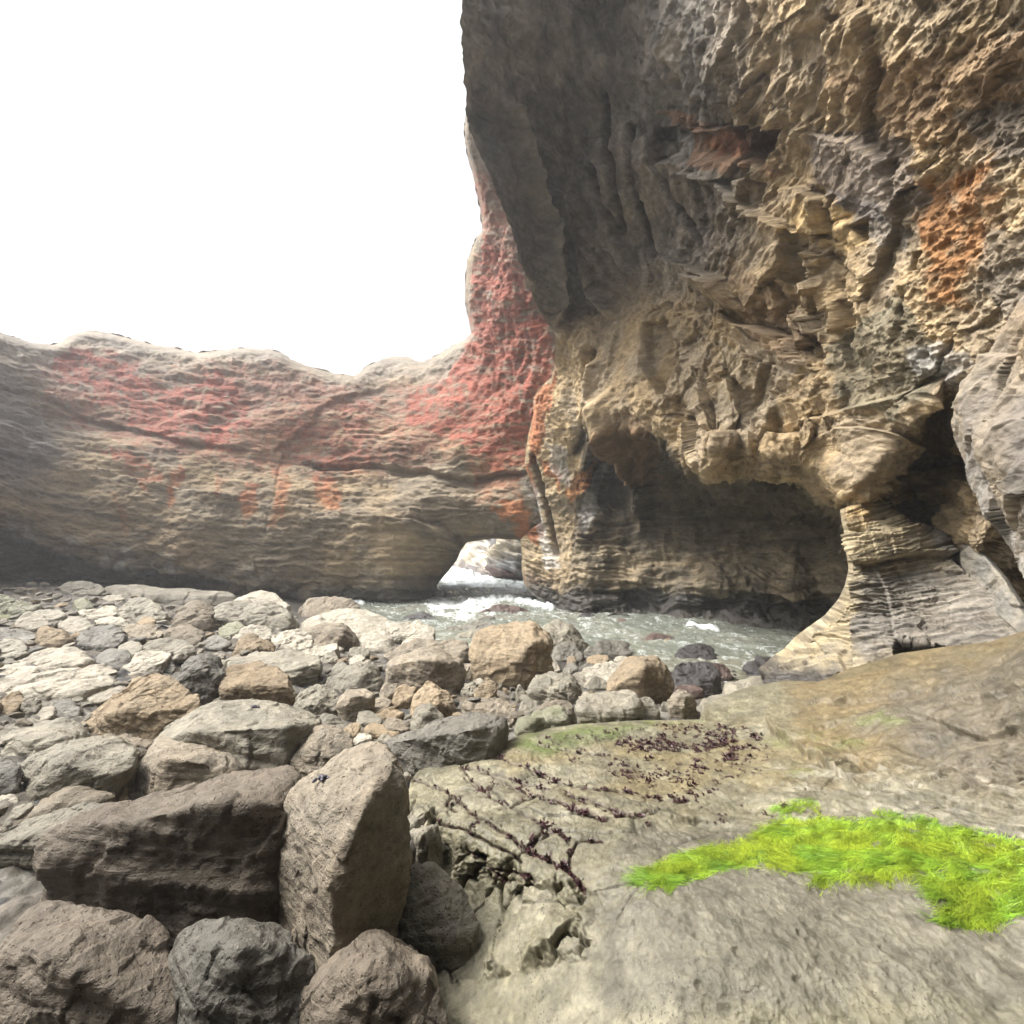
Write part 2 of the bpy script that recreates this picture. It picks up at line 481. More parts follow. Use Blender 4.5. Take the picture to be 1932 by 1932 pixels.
class ArchShape:
    def pre(self, P, X, d):
        w = n2(P, .03, 4)[:, 0] * 7
        e = P[:, 1] + w - np.interp(P[:, 0], N_EDGE[:, 0], N_EDGE[:, 1])
        amp = np.interp(P[:, 0], [-330, 0, 450, 640, 760, 830], [5, 4.5, 3.2, 1.6, .6, 0])
        sky = seg_dist(P, ARCH_SKY)[0]
        return amp * sstep(-3, 16, e) + 1.0 * np.clip(1 - sky / 14, 0, 1) ** 2
    def __call__(self, P, X, d):
        wn = n2(P, .018, 2) * 9
        b = bed_coord(P + wn) / 30.0
        Q = np.stack([P[:, 0] / 260 , b, X[:, 1] * .02], 1)
        warp = fbm(X * .25, 3, 8)
        h = .5 * fbm(X * np.array([.22, .22, .3]), 3, 1)
        col = sstep(850, 960, P[:, 0]) * sstep(860, 760, P[:, 1])          # the tall red column has little bedding
        h += (1 - .7 * col) * (.25 + sstep(-.3, .5, fbm(X * .13, 3, 17))) * (.13 * fbm(Q * np.array([1, 1.2, 1]), 3, 3, ridged=True) + .12 * fbm(Q * np.array([2, 4.2, 1]), 3, 12))
        h += .11 * fbm(X * np.array([1.3, 1.3, 2.6]), 4, 21) + .05 * fbm(X * np.array([3, 3, 8.]), 3, 25, ridged=True)
        h += col * (.16 * fbm(X * np.array([1.6, 1.6, .8]), 4, 33, ridged=True))
        top = sstep(120, 20, seg_dist(P, ARCH_SKY)[0])
        h += top * .1 * fbm(X * 1.1, 3, 29, ridged=True)
        h += ledge(P, [(-100, 690), (69, 747), (194, 793), (278, 812), (347, 836), (451, 848)], -.4, 26, 2.5, wn * .5)
        h += ledge(P, [(250, 905), (340, 925), (420, 941), (520, 963), (620, 977), (700, 984), (780, 986), (830, 993), (862, 1010), (880, 1024)], .75, 70, 2.5, wn * .4)
        h += ledge(P, [(600, 872), (719, 880), (808, 886), (897, 902), (975, 892)], -.8, 17, 2.5, wn * .8)
        h += ledge(P, [(541, 832), (597, 795), (607, 772), (671, 742), (740, 733), (820, 700)], -.3, 22, 3.5, wn * .9)
        h += ledge(P, [(330, 1000), (200, 985), (150, 1000), (120, 1012)], .3, 30, 3, wn) * 0
        h += crack(P, [(541, 830), (525, 900), (514, 960), (505, 1012)], .08, 2.5, wn * .8)
        h += crack(P, [(90, 1005), (140, 975), (250, 935), (300, 850)], .08, 3, wn)
        h += ledge(P, [(120, 960), (200, 968), (230, 985)], -.2, 14, 3, wn * .6)
        h += crack(P, [(1010, 850), (1015, 900), (1035, 990), (1045, 1040)], .4, 4, wn * .2)
        # knobbly lower edge above the notch
        e = P[:, 1] - np.interp(P[:, 0], N_EDGE[:, 0], N_EDGE[:, 1])
        kn = sstep(-75, -15, e)
        f1, f2, hid, v = worley(X * np.array([.95, .95, 1.3]) + warp[:, None] * .4, 6)
        h += kn * (.42 * (.5 - f1) + .25 * (_val[hid, 2] - .5))
        return h

RED = (.235, .07, .046)
def tone(X, P, base, alt, dark, s=.5, seed=0):
    a = sstep(-.35, .45, fbm(X * s, 4, seed)); b = sstep(.1, .7, fbm(X * np.array([s, s, s * 3]) * 1.7, 4, seed + 5))
    c = mix(np.array(base)[None], np.array(alt)[None], a)
    return mix(c, np.array(dark)[None], b * .55)
def arch_colour(P, X, d, h):
    c = tone(X, P, (.25, .19, .115), (.195, .16, .112), (.12, .098, .068), .3, 40)
    bed = fbm(np.stack([P[:, 0] / 300, bed_coord(P) / 9, P[:, 1] * 0], 1), 4, 44)
    c = c * (1 + .45 * bed)[:, None]
    up = sstep(880, 690, P[:, 1])
    c = mix(c, np.array((.215, .185, .15))[None] * np.ones((len(P), 1)), up * .5)
    rim = sstep(60, 5, seg_dist(P, ARCH_SKY[1:33])[0])
    c = mix(c, np.array((.36, .345, .31))[None] * np.ones((len(P), 1)), rim * .2)
    wall_shade = patch(P, [(-330, 640), (0, 700), (70, 760), (130, 850), (90, 900), (0, 905), (-330, 900)], 40, 14, 0, n2(P, .02, 66))
    c = mix(c, np.array((.09, .088, .088))[None] * np.ones((len(P), 1)), wall_shade * .75)  # shadow on the wall's left end painted into the colour
    wn = n2(P, .012, 50); wf = n2(P * A(1, .45), .06, 53)
    rag = fbm(np.stack([P[:, 0] * .03, bed_coord(P) * .12, P[:, 0] * 0], 1), 5, 57)
    rag2 = fbm(np.stack([P[:, 0] * .09, P[:, 1] * .035, P[:, 0] * 0], 1), 4, 58)
    red = np.zeros(len(P))
    for poly, st_, k in (([(95, 668), (140, 655), (235, 680), (300, 720), (420, 705), (470, 745), (480, 800), (445, 852), (360, 845), (290, 828), (190, 775), (108, 722)], 1.0, 24),
                     ([(540, 770), (600, 790), (640, 760), (700, 745), (708, 870), (640, 890), (560, 880), (520, 840)], .75, 22),
                     ([(900, 430), (960, 450), (1045, 630), (1060, 720), (1020, 740), (992, 880), (930, 905), (880, 850), (820, 830), (760, 810), (745, 745), (830, 710), (885, 640), (890, 540)], 1.0, 26),
                     ([(180, 850), (260, 860), (310, 890), (295, 925), (240, 900)], .8, 12),
                     ([(585, 890), (640, 890), (645, 975), (595, 970)], .85, 14), ([(455, 905), (485, 905), (490, 965), (470, 985), (450, 940)], .8, 10),
                     ([(320, 880), (345, 880), (345, 960), (332, 960)], .8, 9), ([(525, 870), (548, 870), (540, 950), (515, 1010), (505, 1000)], .7, 9), ([(215, 940), (245, 940), (240, 1010), (222, 1000)], .5, 10),
                     ([(405, 900), (428, 895), (425, 950), (412, 940)], .6, 9),
                     ([(60, 690), (150, 660), (300, 690), (520, 690), (700, 730), (880, 690), (900, 860), (700, 900), (480, 890), (250, 850), (100, 780)], .5, 45),
                     ([(888, 310), (930, 320), (985, 480), (960, 560), (890, 560), (895, 440)], .6, 22),
                     ([(885, 850), (990, 850), (985, 930), (900, 945)], .5, 20), ([(925, 945), (985, 930), (1005, 990), (985, 1015), (950, 985)], .9, 10)):
        q = patch(P + wf * 10, poly, k, 16, 0, wn)
        red = np.maximum(red, st_ * sstep(.22, 1.0, q * .85 + .55 * rag * q + .3 * rag2 * q))
    rc = np.array(RED)[None] * (1 + .35 * rag2 + .2 * rag)[:, None]
    orange = sstep(840, 960, P[:, 1])
    rc = mix(rc, np.array((.34, .135, .05))[None] * np.ones((len(P), 1)), orange * .8)
    c = mix(c, rc, red * .92)
    # pale crust on the knobbly lower edge, dark wet foot at the water
    e = P[:, 1] - np.interp(P[:, 0], N_EDGE[:, 0], N_EDGE[:, 1])
    crust = sstep(-60, -15, e) * sstep(6, -6, e) * sstep(640, 400, P[:, 0]) * sstep(.0, .5, fbm(X * 1.5, 3, 61))
    c = mix(c, np.array((.36, .36, .33))[None] * np.ones((len(P), 1)), crust * .5)
    wet = sstep(1.6, .3, X[:, 2] + .5 * fbm(X * .8, 3, 62)) * sstep(450, 620, P[:, 0])
    c = mix(c, np.array((.05, .048, .042))[None] * np.ones((len(P), 1)), wet * .85)
    wh = patch(P, [(985, 905), (1005, 905), (1050, 1000), (1060, 1060), (1035, 1060), (1010, 985)], 7, 6, 0, wf) * sstep(-.3, .35, fbm(P_3(P) * .2, 3, 64))
    c = mix(c, np.array((.42, .41, .39))[None] * np.ones((len(P), 1)), wh * .5)
    return np.concatenate([np.clip(c, .01, .9), (wet * .8)[:, None]], 1)
def P_3(P): return np.stack([P[:, 0], P[:, 1], P[:, 0] * 0], 1)

MAT_WALL = wall_mat('weathered sandstone', 2.4, .12, .3)
sea_arch = link('sea_arch_cliff', sheet('sea_arch_cliff', ARCH_POLY, ARCH_CTRL, ArchShape(), arch_colour, 2.0, .28, rimw=24, ragn=(2, 51, 3.0, 6)), MAT_WALL,
    label='far sandstone wall stained brick red, pierced by a low sea arch, open sky above', cat='cliff')

# --- near overhang with the sea cave under it
OVER_POLY = [(866, -260), (872, 100), (884, 241), (905, 290), (925, 335), (945, 385), (960, 422), (975, 465), (985, 500), (998, 540), (1012, 575), (1030, 600), (1041, 625), (1050, 655), (1047, 690),
    (1040, 712), (1018, 732), (1006, 752), (1007, 780), (998, 815), (992, 850), (990, 880), (1000, 905), (1012, 940), (1022, 985), (1000, 1000), (982, 1018), (985, 1040), (984, 1070),
    (988, 1100), (1000, 1118), (1040, 1150), (1100, 1175), (1300, 1200), (1520, 1215), (1760, 1215), (1900, 1130), (2200, 1100), (2200, -260)]
OVER_CTRL = [(870, 0, 9.2), (884, 241, 10.5), (925, 335, 11.3), (985, 500, 13), (1045, 640, 16.5), (930, 241, 11.2), (960, 300, 12), (993, 349, 13), (1028, 428, 14), (1053, 540, 16), (1053, 597, 16.8),
    (1030, 241, 12.6), (1080, 300, 13.6), (1077, 453, 14.6), (1112, 510, 15.2), (1157, 590, 15), (1100, 560, 16.4), (1139, 245, 12.4), (1150, 317, 12.6), (1170, 400, 13.2), (1231, 483, 12.8), (1250, 300, 11.2), (1280, 400, 11.4),
    (1050, 690, 19), (1020, 740, 21), (1000, 800, 21.4), (995, 870, 21.6), (1020, 950, 21.6), (990, 1030, 22.6), (987, 1090, 22.2), (1000, 1118, 21.4), (1040, 1145, 20.6),
    (1080, 700, 17.5), (1060, 820, 20), (1060, 900, 20.6), (1060, 1020, 20.6), (1070, 1100, 19.8), (1100, 1165, 18.6), (1110, 780, 17.2), (1130, 660, 15.6), (1130, 750, 16),
    (1200, 620, 13.6), (1200, 700, 13.6), (1175, 780, 14.6), (1150, 830, 18.5), (1180, 840, 17.5), (1160, 920, 20.2), (1230, 810, 13.6), (1250, 870, 17.5), (1285, 828, 12), (1305, 858, 11.4), (1337, 889, 10.8), (1380, 868, 10.4), (1444, 876, 9.8),
    (1300, 900, 15.5), (1340, 915, 14.5), (1420, 925, 14.2), (1500, 948, 13), (1575, 968, 11.6), (1250, 940, 19), (1400, 975, 17.8), (1540, 1000, 15.6), (1200, 1010, 20.2), (1350, 1050, 18.2), (1500, 1060, 16.2), (1590, 1050, 14.5),
    (1200, 1110, 18.8), (1350, 1115, 16.8), (1500, 1120, 15.4), (1600, 1120, 13.5), (1200, 1130, 19.6), (1350, 1145, 18.4), (1500, 1150, 17), (1600, 1160, 15.5), (1200, 1172, 18), (1350, 1190, 15.8), (1500, 1205, 14.2), (1640, 1205, 12.5),
    (1300, 560, 11.4), (1300, 640, 11.6), (1300, 750, 11.6), (1400, 700, 10.2), (1400, 800, 10.2), (1400, 600, 10.3), (1400, 450, 9.7), (1400, 300, 9.2), (1400, 100, 8), (1250, 100, 10), (1150, 0, 11),
    (1500, 800, 8.8), (1500, 700, 8.8), (1500, 550, 8.6), (1500, 400, 8.3), (1500, 241, 7.8), (1600, 800, 8), (1600, 650, 7.6), (1600, 500, 7.3), (1600, 300, 7), (1500, 0, 6.3),
    (1520, 870, 9.2), (1590, 945, 8), (1640, 930, 7.5), (1600, 860, 8), (1680, 880, 7), (1700, 800, 6.9), (1700, 700, 6.6), (1700, 550, 6.2), (1700, 350, 5.9), (1700, 100, 5.2),
    (1760, 800, 6.6), (1800, 740, 6.1), (1760, 880, 8), (1790, 860, 8.2), (1720, 920, 8.2), (1800, 900, 7.0), (1800, 950, 7.0), (1850, 1000, 6.4), (1850, 1050, 6.4), (1800, 1150, 9), (1900, 1100, 8), (1810, 600, 5.6), (1850, 450, 5.1), (1850, 300, 4.9), (1932, 450, 4.6), (1932, 250, 4.5), (1900, 620, 5.0), (1850, 690, 5.4), (1950, 800, 5.6), (2000, 1000, 7),
    (2050, 500, 4.2), (2050, 200, 4.1), (2190, 500, 3.9), (2190, 0, 3.8), (1900, 0, 4.3), (1400, -240, 6.5), (1000, -240, 9.5), (1750, -240, 4.6), (2190, -240, 3.4), (2190, 900, 6)]

def fan(P, cx=1290., cy=690.):
    """coordinates along and across the bedding that fans over the overhang"""
    dx = P[:, 0] - cx; dy = P[:, 1] - cy
    return np.arctan2(dx, -dy), np.hypot(dx, dy)
LIP = [(1111, 774), (1163, 776), (1236, 800), (1285, 827), (1305, 858), (1337, 889), (1385, 866), (1444, 874), (1500, 866)]

def k4(*v): return [(x * .4047 + 1150, y * .4047 + 575) for x, y in v]
def k2(*v): return [(x * .3552 + 1245.8, y * .3552 + 230) for x, y in v]
PLATES = [(k4((0, 230), (60, 90), (160, 60), (165, 150), (140, 230), (150, 330), (60, 390), (0, 350)), .05, .5, .1),
    (k4((160, 90), (250, 70), (300, 180), (330, 260), (280, 330), (230, 410), (190, 370), (150, 270)), -.25, -1.0, -.3),
    (k4((330, 270), (400, 250), (440, 420), (460, 560), (400, 570), (350, 480), (320, 400)), .05, .5, 0),
    (k4((410, 290), (440, 290), (500, 560), (460, 570), (430, 450)), 0, -2.2, 0),
    (k4((520, 380), (610, 340), (615, 500), (580, 560), (520, 600), (505, 500)), .2, .7, -.2),
    (k4((615, 340), (640, 360), (690, 520), (660, 560), (600, 560), (617, 500)), .0, -1.2, 0),
    (k4((800, 460), (890, 460), (890, 600), (740, 600)), -.12, .2, -.7),
    (k4((890, 600), (930, 530), (975, 560), (960, 620), (910, 645)), .3, .6, 0),
    (k4((380, 650), (440, 590), (470, 600), (455, 660), (440, 750), (400, 700)), .05, .7, 0),
    (k4((470, 600), (680, 600), (685, 690), (560, 680), (480, 710), (450, 745)), .12, .1, -.4),
    (k4((520, 120), (640, 90), (760, 100), (840, 270), (1000, 300), (900, 330), (780, 280), (640, 180)), .1, .2, -.5),
    (k4((860, 680), (1000, 600), (1150, 560), (1350, 590), (1445, 640), (1440, 680), (1380, 720), (1310, 830), (1200, 840), (1100, 940), (950, 800)), .1, -.05, -.25),
    (k4((1330, 490), (1450, 390), (1560, 360), (1540, 440), (1440, 520), (1350, 510)), .25, .2, .2),
    (k4((1440, 640), (1460, 560), (1520, 470), (1590, 420), (1600, 580), (1560, 640), (1540, 740), (1380, 830), (1310, 850)), -.5, 0, 0),
    (k2((-20, 20), (100, 20), (110, 190), (30, 205), (-20, 205)), -.5, 0, 0),
    (k2((100, 20), (220, 20), (225, 150), (220, 235), (120, 190)), .15, .5, 0), (k2((220, 20), (360, 20), (440, 180), (390, 290), (330, 290), (220, 235)), .35, -.5, .2),
    (k2((440, 20), (680, 20), (620, 120), (600, 190), (540, 260), (440, 200)), -.6, 0, -.2),
    (k2((640, 170), (800, 30), (1080, 60), (1200, 200), (1220, 500), (1050, 440), (900, 370), (800, 310), (700, 300)), .05, .12, -.15),
    (k2((430, 300), (500, 290), (480, 430), (425, 400)), .3, .6, 0), (k2((500, 290), (570, 330), (570, 430), (490, 430)), -.05, -1.2, 0),
    (k2((510, 490), (720, 520), (700, 720), (560, 900), (500, 980), (370, 850), (440, 650)), .15, .35, .1),
    (k2((200, 830), (360, 830), (480, 990), (640, 1130), (500, 1080), (430, 1080), (330, 950)), -.05, -.3, -1.0),
    (k2((650, 350), (780, 340), (870, 410), (880, 590), (740, 580), (700, 500)), .25, .3, 0),
    (k2((880, 1020), (890, 960), (930, 945), (970, 1090), (940, 1120)), .15, 1.0, 0), (k2((780, 830), (830, 880), (790, 1010), (745, 940)), .2, 1.0, 0), (k2((930, 945), (975, 950), (1000, 1090), (970, 1100)), -.25, -1.2, 0),
    (k2((690, 1050), (740, 1030), (800, 1180), (740, 1210), (700, 1150)), .15, .9, 0), (k2((560, 870), (620, 860), (640, 990), (590, 1010)), .15, .8, 0), (k2((860, 1100), (960, 1130), (930, 1200), (850, 1180)), -.15, -.8, 0),
    (k2((1000, 560), (1090, 500), (1100, 620), (1040, 650)), -.3, 0, 0), (k2((1300, 700), (1370, 690), (1350, 790), (1290, 800)), -.35, 0, 0)]
class OverShape:
    def __call__(self, P, X, d):
        s = d / 10.0
        wn = n2(P, .02, 70) * 8
        th, r = fan(P + wn)
        up = sstep(620, 470, P[:, 1] + (P[:, 0] - 1200) * .25)             # striated upper part
        cave = sstep(-4, 10, P[:, 1] - np.interp(P[:, 0], [980, 1111, 1163, 1236, 1285, 1305, 1337, 1444, 1500, 1590, 1700], [2000, 790, 780, 806, 833, 865, 893, 893, 905, 960, 1300]))
        pan = np.maximum(patch(P, [(884, 241), (968, 250), (993, 349), (1028, 428), (1053, 540), (1050, 600), (985, 500)], 6), patch(P, [(990, 241), (1040, 330), (1077, 453), (1112, 510), (1157, 590), (1065, 605), (1060, 540), (1030, 420), (1000, 340)], 8))
        face = (1 - up) * (1 - cave)
        st_ = np.stack([th * 9, r / 210, X[:, 1] * .05], 1)
        h = .32 * fbm(X * .35, 4, 71)
        h += up * (1 - .62 * pan) * (.2 * fbm(st_, 4, 72, ridged=True) + .1 * fbm(st_ * A(2.4, 3, 1), 4, 73, ridged=True))
        # fractured blocks on the lit face
        Xf = X + .22 * np.stack([fbm(X * .6, 3, 74), fbm(X * .6, 3, 75), fbm(X * .6, 3, 76)], 1)
        rot = A((.8, .25, -.5), (-.2, .95, .2), (.55, -.1, .83))
        right = sstep(1150, 1300, P[:, 0])
        big = facets((Xf @ rot.T) * A(.75, .6, .5), 77, 1.2); mid = facets((Xf @ rot.T) * A(2.0, 1.4, 1.1), 78, 1.2); sm = facets((X @ rot.T) * A(5, 3.6, 3.), 79, 1.1)
        pl, pcov = plates(P, PLATES, 1.6, wn * .4)
        lipd = np.exp(-(seg_dist(P, LIP + [(1590, 958)])[0] / 26) ** 2)
        k = (1 - .6 * lipd) * (1 - .55 * pcov) * np.maximum(face, up * sstep(1250, 1420, P[:, 0]) * .9) * right
        h += k * (.36 * big + .17 * mid + .055 * sm) * np.clip(s, .5, 1.1)
        fl = patch(P, [(1480, 430), (1560, 470), (1640, 560), (1640, 680), (1560, 690), (1490, 640), (1450, 540)], 25, 10, 0, wn * .1)
        h += fl * .22 * facets((X @ A((.9, 0, .3), (0, 1, 0), (-.25, 0, .45)).T) * 1.8, 80, 1.8)
        h += (face * .045 + .03) * fbm(X * 3.2, 4, 81, ridged=True) + .05 * fbm(X * 5, 4, 82)
        # bedding inside the cave and down the leg of the arch
        Qc = np.stack([X[:, 0] * .25, X[:, 2] * 2.6 + fbm(X * .3, 3, 83) * 1.2 + .25 * X[:, 0] * .2, X[:, 1] * .25], 1)
        low = np.maximum(cave, sstep(1060, 1030, P[:, 0]) * sstep(850, 950, P[:, 1]))
        h += low * (.16 * fbm(Qc, 4, 84, ridged=True) + .22 * facets(Qc * A(1.4, .55, 1.4), 85, .5) + .07 * fbm(Qc * 2.2, 3, 86, ridged=True))
        h += cave * .3 * fbm(X * A(.9, .9, .5), 3, 87)
        # ribs and cracks
        h += .75 * np.exp(-(seg_dist(P + wn * .35, [(960, 200), (968, 250), (993, 349), (1028, 428), (1053, 540), (1053, 600)])[0] / 9) ** 2)
        h += .75 * np.exp(-(seg_dist(P + wn * .35, [(1040, 380), (1077, 453), (1112, 510), (1157, 590)])[0] / 9) ** 2)
        for ln, a, wd in (([(1139, 180), (1141, 245), (1149, 317), (1167, 391), (1172, 430)], 1.0, 7), ([(1190, 240), (1201, 350), (1215, 430), (1231, 483)], .7, 5), ([(1100, 241), (1130, 350), (1170, 460)], .4, 4),
                          ([(1240, 300), (1290, 400), (1330, 480)], .5, 5), ([(1005, 860), (1018, 905), (1040, 985), (1047, 1045)], .7, 4), ([(1112, 660), (1110, 720), (1104, 800), (1090, 850)], .7, 6)):
            h += crack(P, ln, a, wd, wn * .4)
        h += .5 * np.exp(-(seg_dist(P + wn * .4, [(1125, 690), (1118, 760), (1115, 830), (1100, 880)])[0] / 10) ** 2)
        for ln, a, wd in (([(1145, 760), (1180, 830), (1195, 880), (1200, 960)], 1.0, 12), ([(1225, 850), (1222, 900), (1215, 960), (1205, 1010)], .7, 12)):
            h += a * np.exp(-(seg_dist(P + wn * .5, ln)[0] / wd) ** 2)
        h -= 1.1 * patch(P, [(1130, 840), (1165, 820), (1185, 880), (1180, 960), (1140, 950), (1120, 900)], 14)
        h += ledge(P, [(1281, 285), (1374, 338), (1423, 388), (1491, 420)], .5, 60, 3, wn * .3)
        h += ledge(P, [(1300, 500), (1374, 525), (1416, 582), (1473, 631), (1500, 660)], .55, 50, 3, wn * .3)
        h += ledge(P, LIP, .35, 14, 3, wn * .3) * 0
        h -= .7 * patch(P, [(1214, 612), (1250, 604), (1262, 650), (1283, 680), (1243, 742), (1213, 690)], 5)
        h -= .6 * patch(P, [(1290, 251), (1290, 241), (1420, 230), (1440, 280), (1400, 300), (1330, 290)], 10, 8, 0, wn * .1)
        h -= .0 * patch(P, [(1470, 760), (1520, 758), (1530, 800), (1500, 832), (1455, 828)], 8, 5, 0, wn * .1)
        h -= .0 * patch(P, [(1540, 790), (1590, 800), (1560, 835), (1520, 835)], 8)
        h += ledge(P, [(1520, 790), (1620, 765), (1700, 745), (1800, 705)], .3, 40, 3, wn * .3)
        h += ledge(P, [(1590, 958), (1640, 938), (1700, 910), (1735, 870), (1750, 820)], .0, 40, 3)
        h -= .22 * sstep(.25, .1, worley(X * 2.3, 89)[0]) * patch(P, [(1600, 480), (1700, 380), (1760, 500), (1700, 640), (1620, 620)], 30)
        h = h * (1 - .35 * pcov) + (1 - .5 * lipd) * pl * np.clip(12. / d, .6, 1.6) 
        h *= np.clip(s, .4, 1.05)
        near = sstep(1560, 1760, P[:, 0])
        h += near * .05 * fbm(X * 6, 4, 90, ridged=True)
        return h

def over_colour(P, X, d, h):
    one = np.ones((len(P), 1))
    C = lambda *v: np.array(v)[None] * one
    wn = n2(P, .015, 100); wf = n2(P, .06, 101)
    th, r = fan(P + wn * 8)
    c = tone(X, P, (.41, .305, .175), (.34, .27, .18), (.22, .17, .115), .8, 102)
    up = sstep(640, 480, P[:, 1] + (P[:, 0] - 1200) * .25) * sstep(1480, 1330, P[:, 0])
    g = tone(X, P, (.29, .25, .205), (.22, .20, .17), (.13, .118, .1), .9, 104)
    st_ = fbm(np.stack([th * 22, r / 70, r * 0], 1), 4, 106)
    g = g * (1 + .55 * st_)[:, None]
    c = mix(c, g, up)
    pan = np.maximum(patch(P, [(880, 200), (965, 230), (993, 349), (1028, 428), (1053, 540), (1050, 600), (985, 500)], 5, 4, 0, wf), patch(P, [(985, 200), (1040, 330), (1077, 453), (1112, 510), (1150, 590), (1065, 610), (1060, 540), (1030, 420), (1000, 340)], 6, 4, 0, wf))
    c = mix(c, C(.12, .115, .112), pan * .6)  # panel turned from the sky: part of its shade mixed into the colour
    rib = np.maximum(np.exp(-(seg_dist(P + wf * 5, [(960, 200), (968, 250), (993, 349), (1028, 428), (1050, 500), (1056, 545), (1053, 600)])[0] / 8) ** 2), np.exp(-(seg_dist(P + wf * 5, [(1040, 380), (1077, 453), (1112, 510), (1157, 590)])[0] / 7) ** 2))
    c = mix(c, C(.27, .245, .20), rib * .7)  # ribs paled in the colour, as even light leaves them flat
    fine = fbm(X * 4, 4, 108)
    def st(poly, col, k, soft=18, warp=16, lo=.3, hi=.65):
        nonlocal c
        q = patch(P, poly, soft, warp, 0, wn)
        q = sstep(lo, hi, q * (.9 + .5 * fine))
        c = mix(c, np.array(col)[None] * (1 + .35 * fbm(X * 2, 3, 110))[:, None], q * k)
    st([(1725, 330), (1800, 320), (1890, 290), (1880, 420), (1840, 510), (1815, 600), (1765, 570), (1725, 490)], (.32, .155, .06), .9, 45, 26, .25, .9)
    st([(1250, 200), (1340, 220), (1420, 250), (1480, 330), (1400, 330), (1330, 300)], (.27, .15, .085), .7)
    st([(1560, 120), (1932, 60), (2100, 200), (1932, 300), (1700, 260)], (.25, .155, .085), .6, 40)
    st([(1380, 480), (1480, 540), (1540, 640), (1490, 690), (1420, 620)], (.36, .25, .15), .6)
    st([(1525, 250), (1700, 241), (1740, 330), (1720, 400), (1650, 430), (1560, 370)], (.175, .15, .135), .7)
    st([(1560, 350), (1625, 440), (1690, 480), (1680, 400)], (.14, .13, .125), .6)
    st([(1490, 400), (1540, 370), (1600, 400), (1640, 460), (1600, 490), (1520, 450)], (.46, .33, .16), .75)
    st([(1340, 241), (1400, 241), (1400, 300), (1350, 280)], (.30, .13, .07), .75)
    st([(1560, 650), (1640, 600), (1700, 560), (1760, 640), (1790, 720), (1700, 780), (1600, 770)], (.13, .125, .09), .7)
    st([(1850, 430), (1932, 430), (2200, 420), (2200, 620), (1900, 600), (1850, 540)], (.15, .135, .115), .6)
    st([(1720, 650), (1790, 640), (1840, 690), (1800, 730), (1740, 700)], (.36, .35, .33), .6)
    st([(1800, 200), (2200, 200), (2200, 330), (1880, 300)], (.16, .145, .12), .7)
    st([(1380, 640), (1450, 700), (1480, 790), (1400, 830), (1340, 780)], (.38, .315, .22), .6)
    # the cave: brown with its shade put into the colour, rust blotches, black wet foot
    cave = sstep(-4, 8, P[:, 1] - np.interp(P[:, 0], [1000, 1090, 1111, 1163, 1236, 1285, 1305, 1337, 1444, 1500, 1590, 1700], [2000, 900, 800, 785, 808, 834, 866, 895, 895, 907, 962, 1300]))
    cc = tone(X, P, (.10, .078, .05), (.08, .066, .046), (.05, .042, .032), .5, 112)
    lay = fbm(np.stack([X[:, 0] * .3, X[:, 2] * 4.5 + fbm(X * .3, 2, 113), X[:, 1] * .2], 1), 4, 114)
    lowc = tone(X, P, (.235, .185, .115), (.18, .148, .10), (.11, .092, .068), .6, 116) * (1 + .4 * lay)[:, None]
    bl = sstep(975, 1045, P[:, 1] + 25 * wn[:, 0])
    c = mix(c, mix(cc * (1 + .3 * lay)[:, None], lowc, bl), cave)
    leg = sstep(1120, 1050, P[:, 0]) * sstep(860, 960, P[:, 1])
    c = mix(c, lowc, leg * .7)
    st([(1110, 830), (1130, 800), (1180, 760), (1230, 800), (1260, 900), (1200, 900)], (.22, .115, .05), .4, 14)
    st([(1005, 750), (1045, 720), (1060, 690), (1050, 770), (1030, 830), (1000, 880), (1015, 960), (1040, 1000), (1010, 1020), (985, 1000)], (.32, .115, .05), .85, 12)
    st([(1060, 910), (1100, 890), (1120, 880), (1110, 930), (1080, 950)], (.34, .14, .05), .7, 9)
    st([(1020, 860), (1050, 880), (1055, 930), (1030, 900)], (.32, .12, .05), .8, 8)
    st([(1000, 900), (1022, 950), (1048, 1030), (1065, 1075), (1040, 1080), (1022, 1020), (1005, 960)], (.42, .41, .39), .55, 9, 10)
    st([(1085, 1000), (1100, 960), (1120, 905), (1145, 880), (1130, 940), (1100, 1010)], (.4, .38, .35), .55, 8)
    st([(1030, 830), (1070, 860), (1075, 920), (1045, 910)], (.4, .39, .36), .5, 8)
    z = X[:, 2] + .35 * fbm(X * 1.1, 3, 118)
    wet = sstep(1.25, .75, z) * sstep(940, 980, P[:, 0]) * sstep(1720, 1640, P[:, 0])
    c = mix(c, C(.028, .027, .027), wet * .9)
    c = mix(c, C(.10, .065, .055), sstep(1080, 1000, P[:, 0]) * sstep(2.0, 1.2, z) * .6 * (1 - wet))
    return np.concatenate([np.clip(c * (1 + .18 * fine)[:, None], .01, .9), (wet * .7)[:, None]], 1)

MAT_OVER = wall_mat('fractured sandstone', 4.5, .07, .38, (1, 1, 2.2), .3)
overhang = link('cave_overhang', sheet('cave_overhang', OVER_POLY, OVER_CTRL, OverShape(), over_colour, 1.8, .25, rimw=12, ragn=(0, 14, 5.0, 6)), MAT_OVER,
    label='huge tan fractured rock overhang on the right, hollowed into a dark sea cave', cat='cliff')

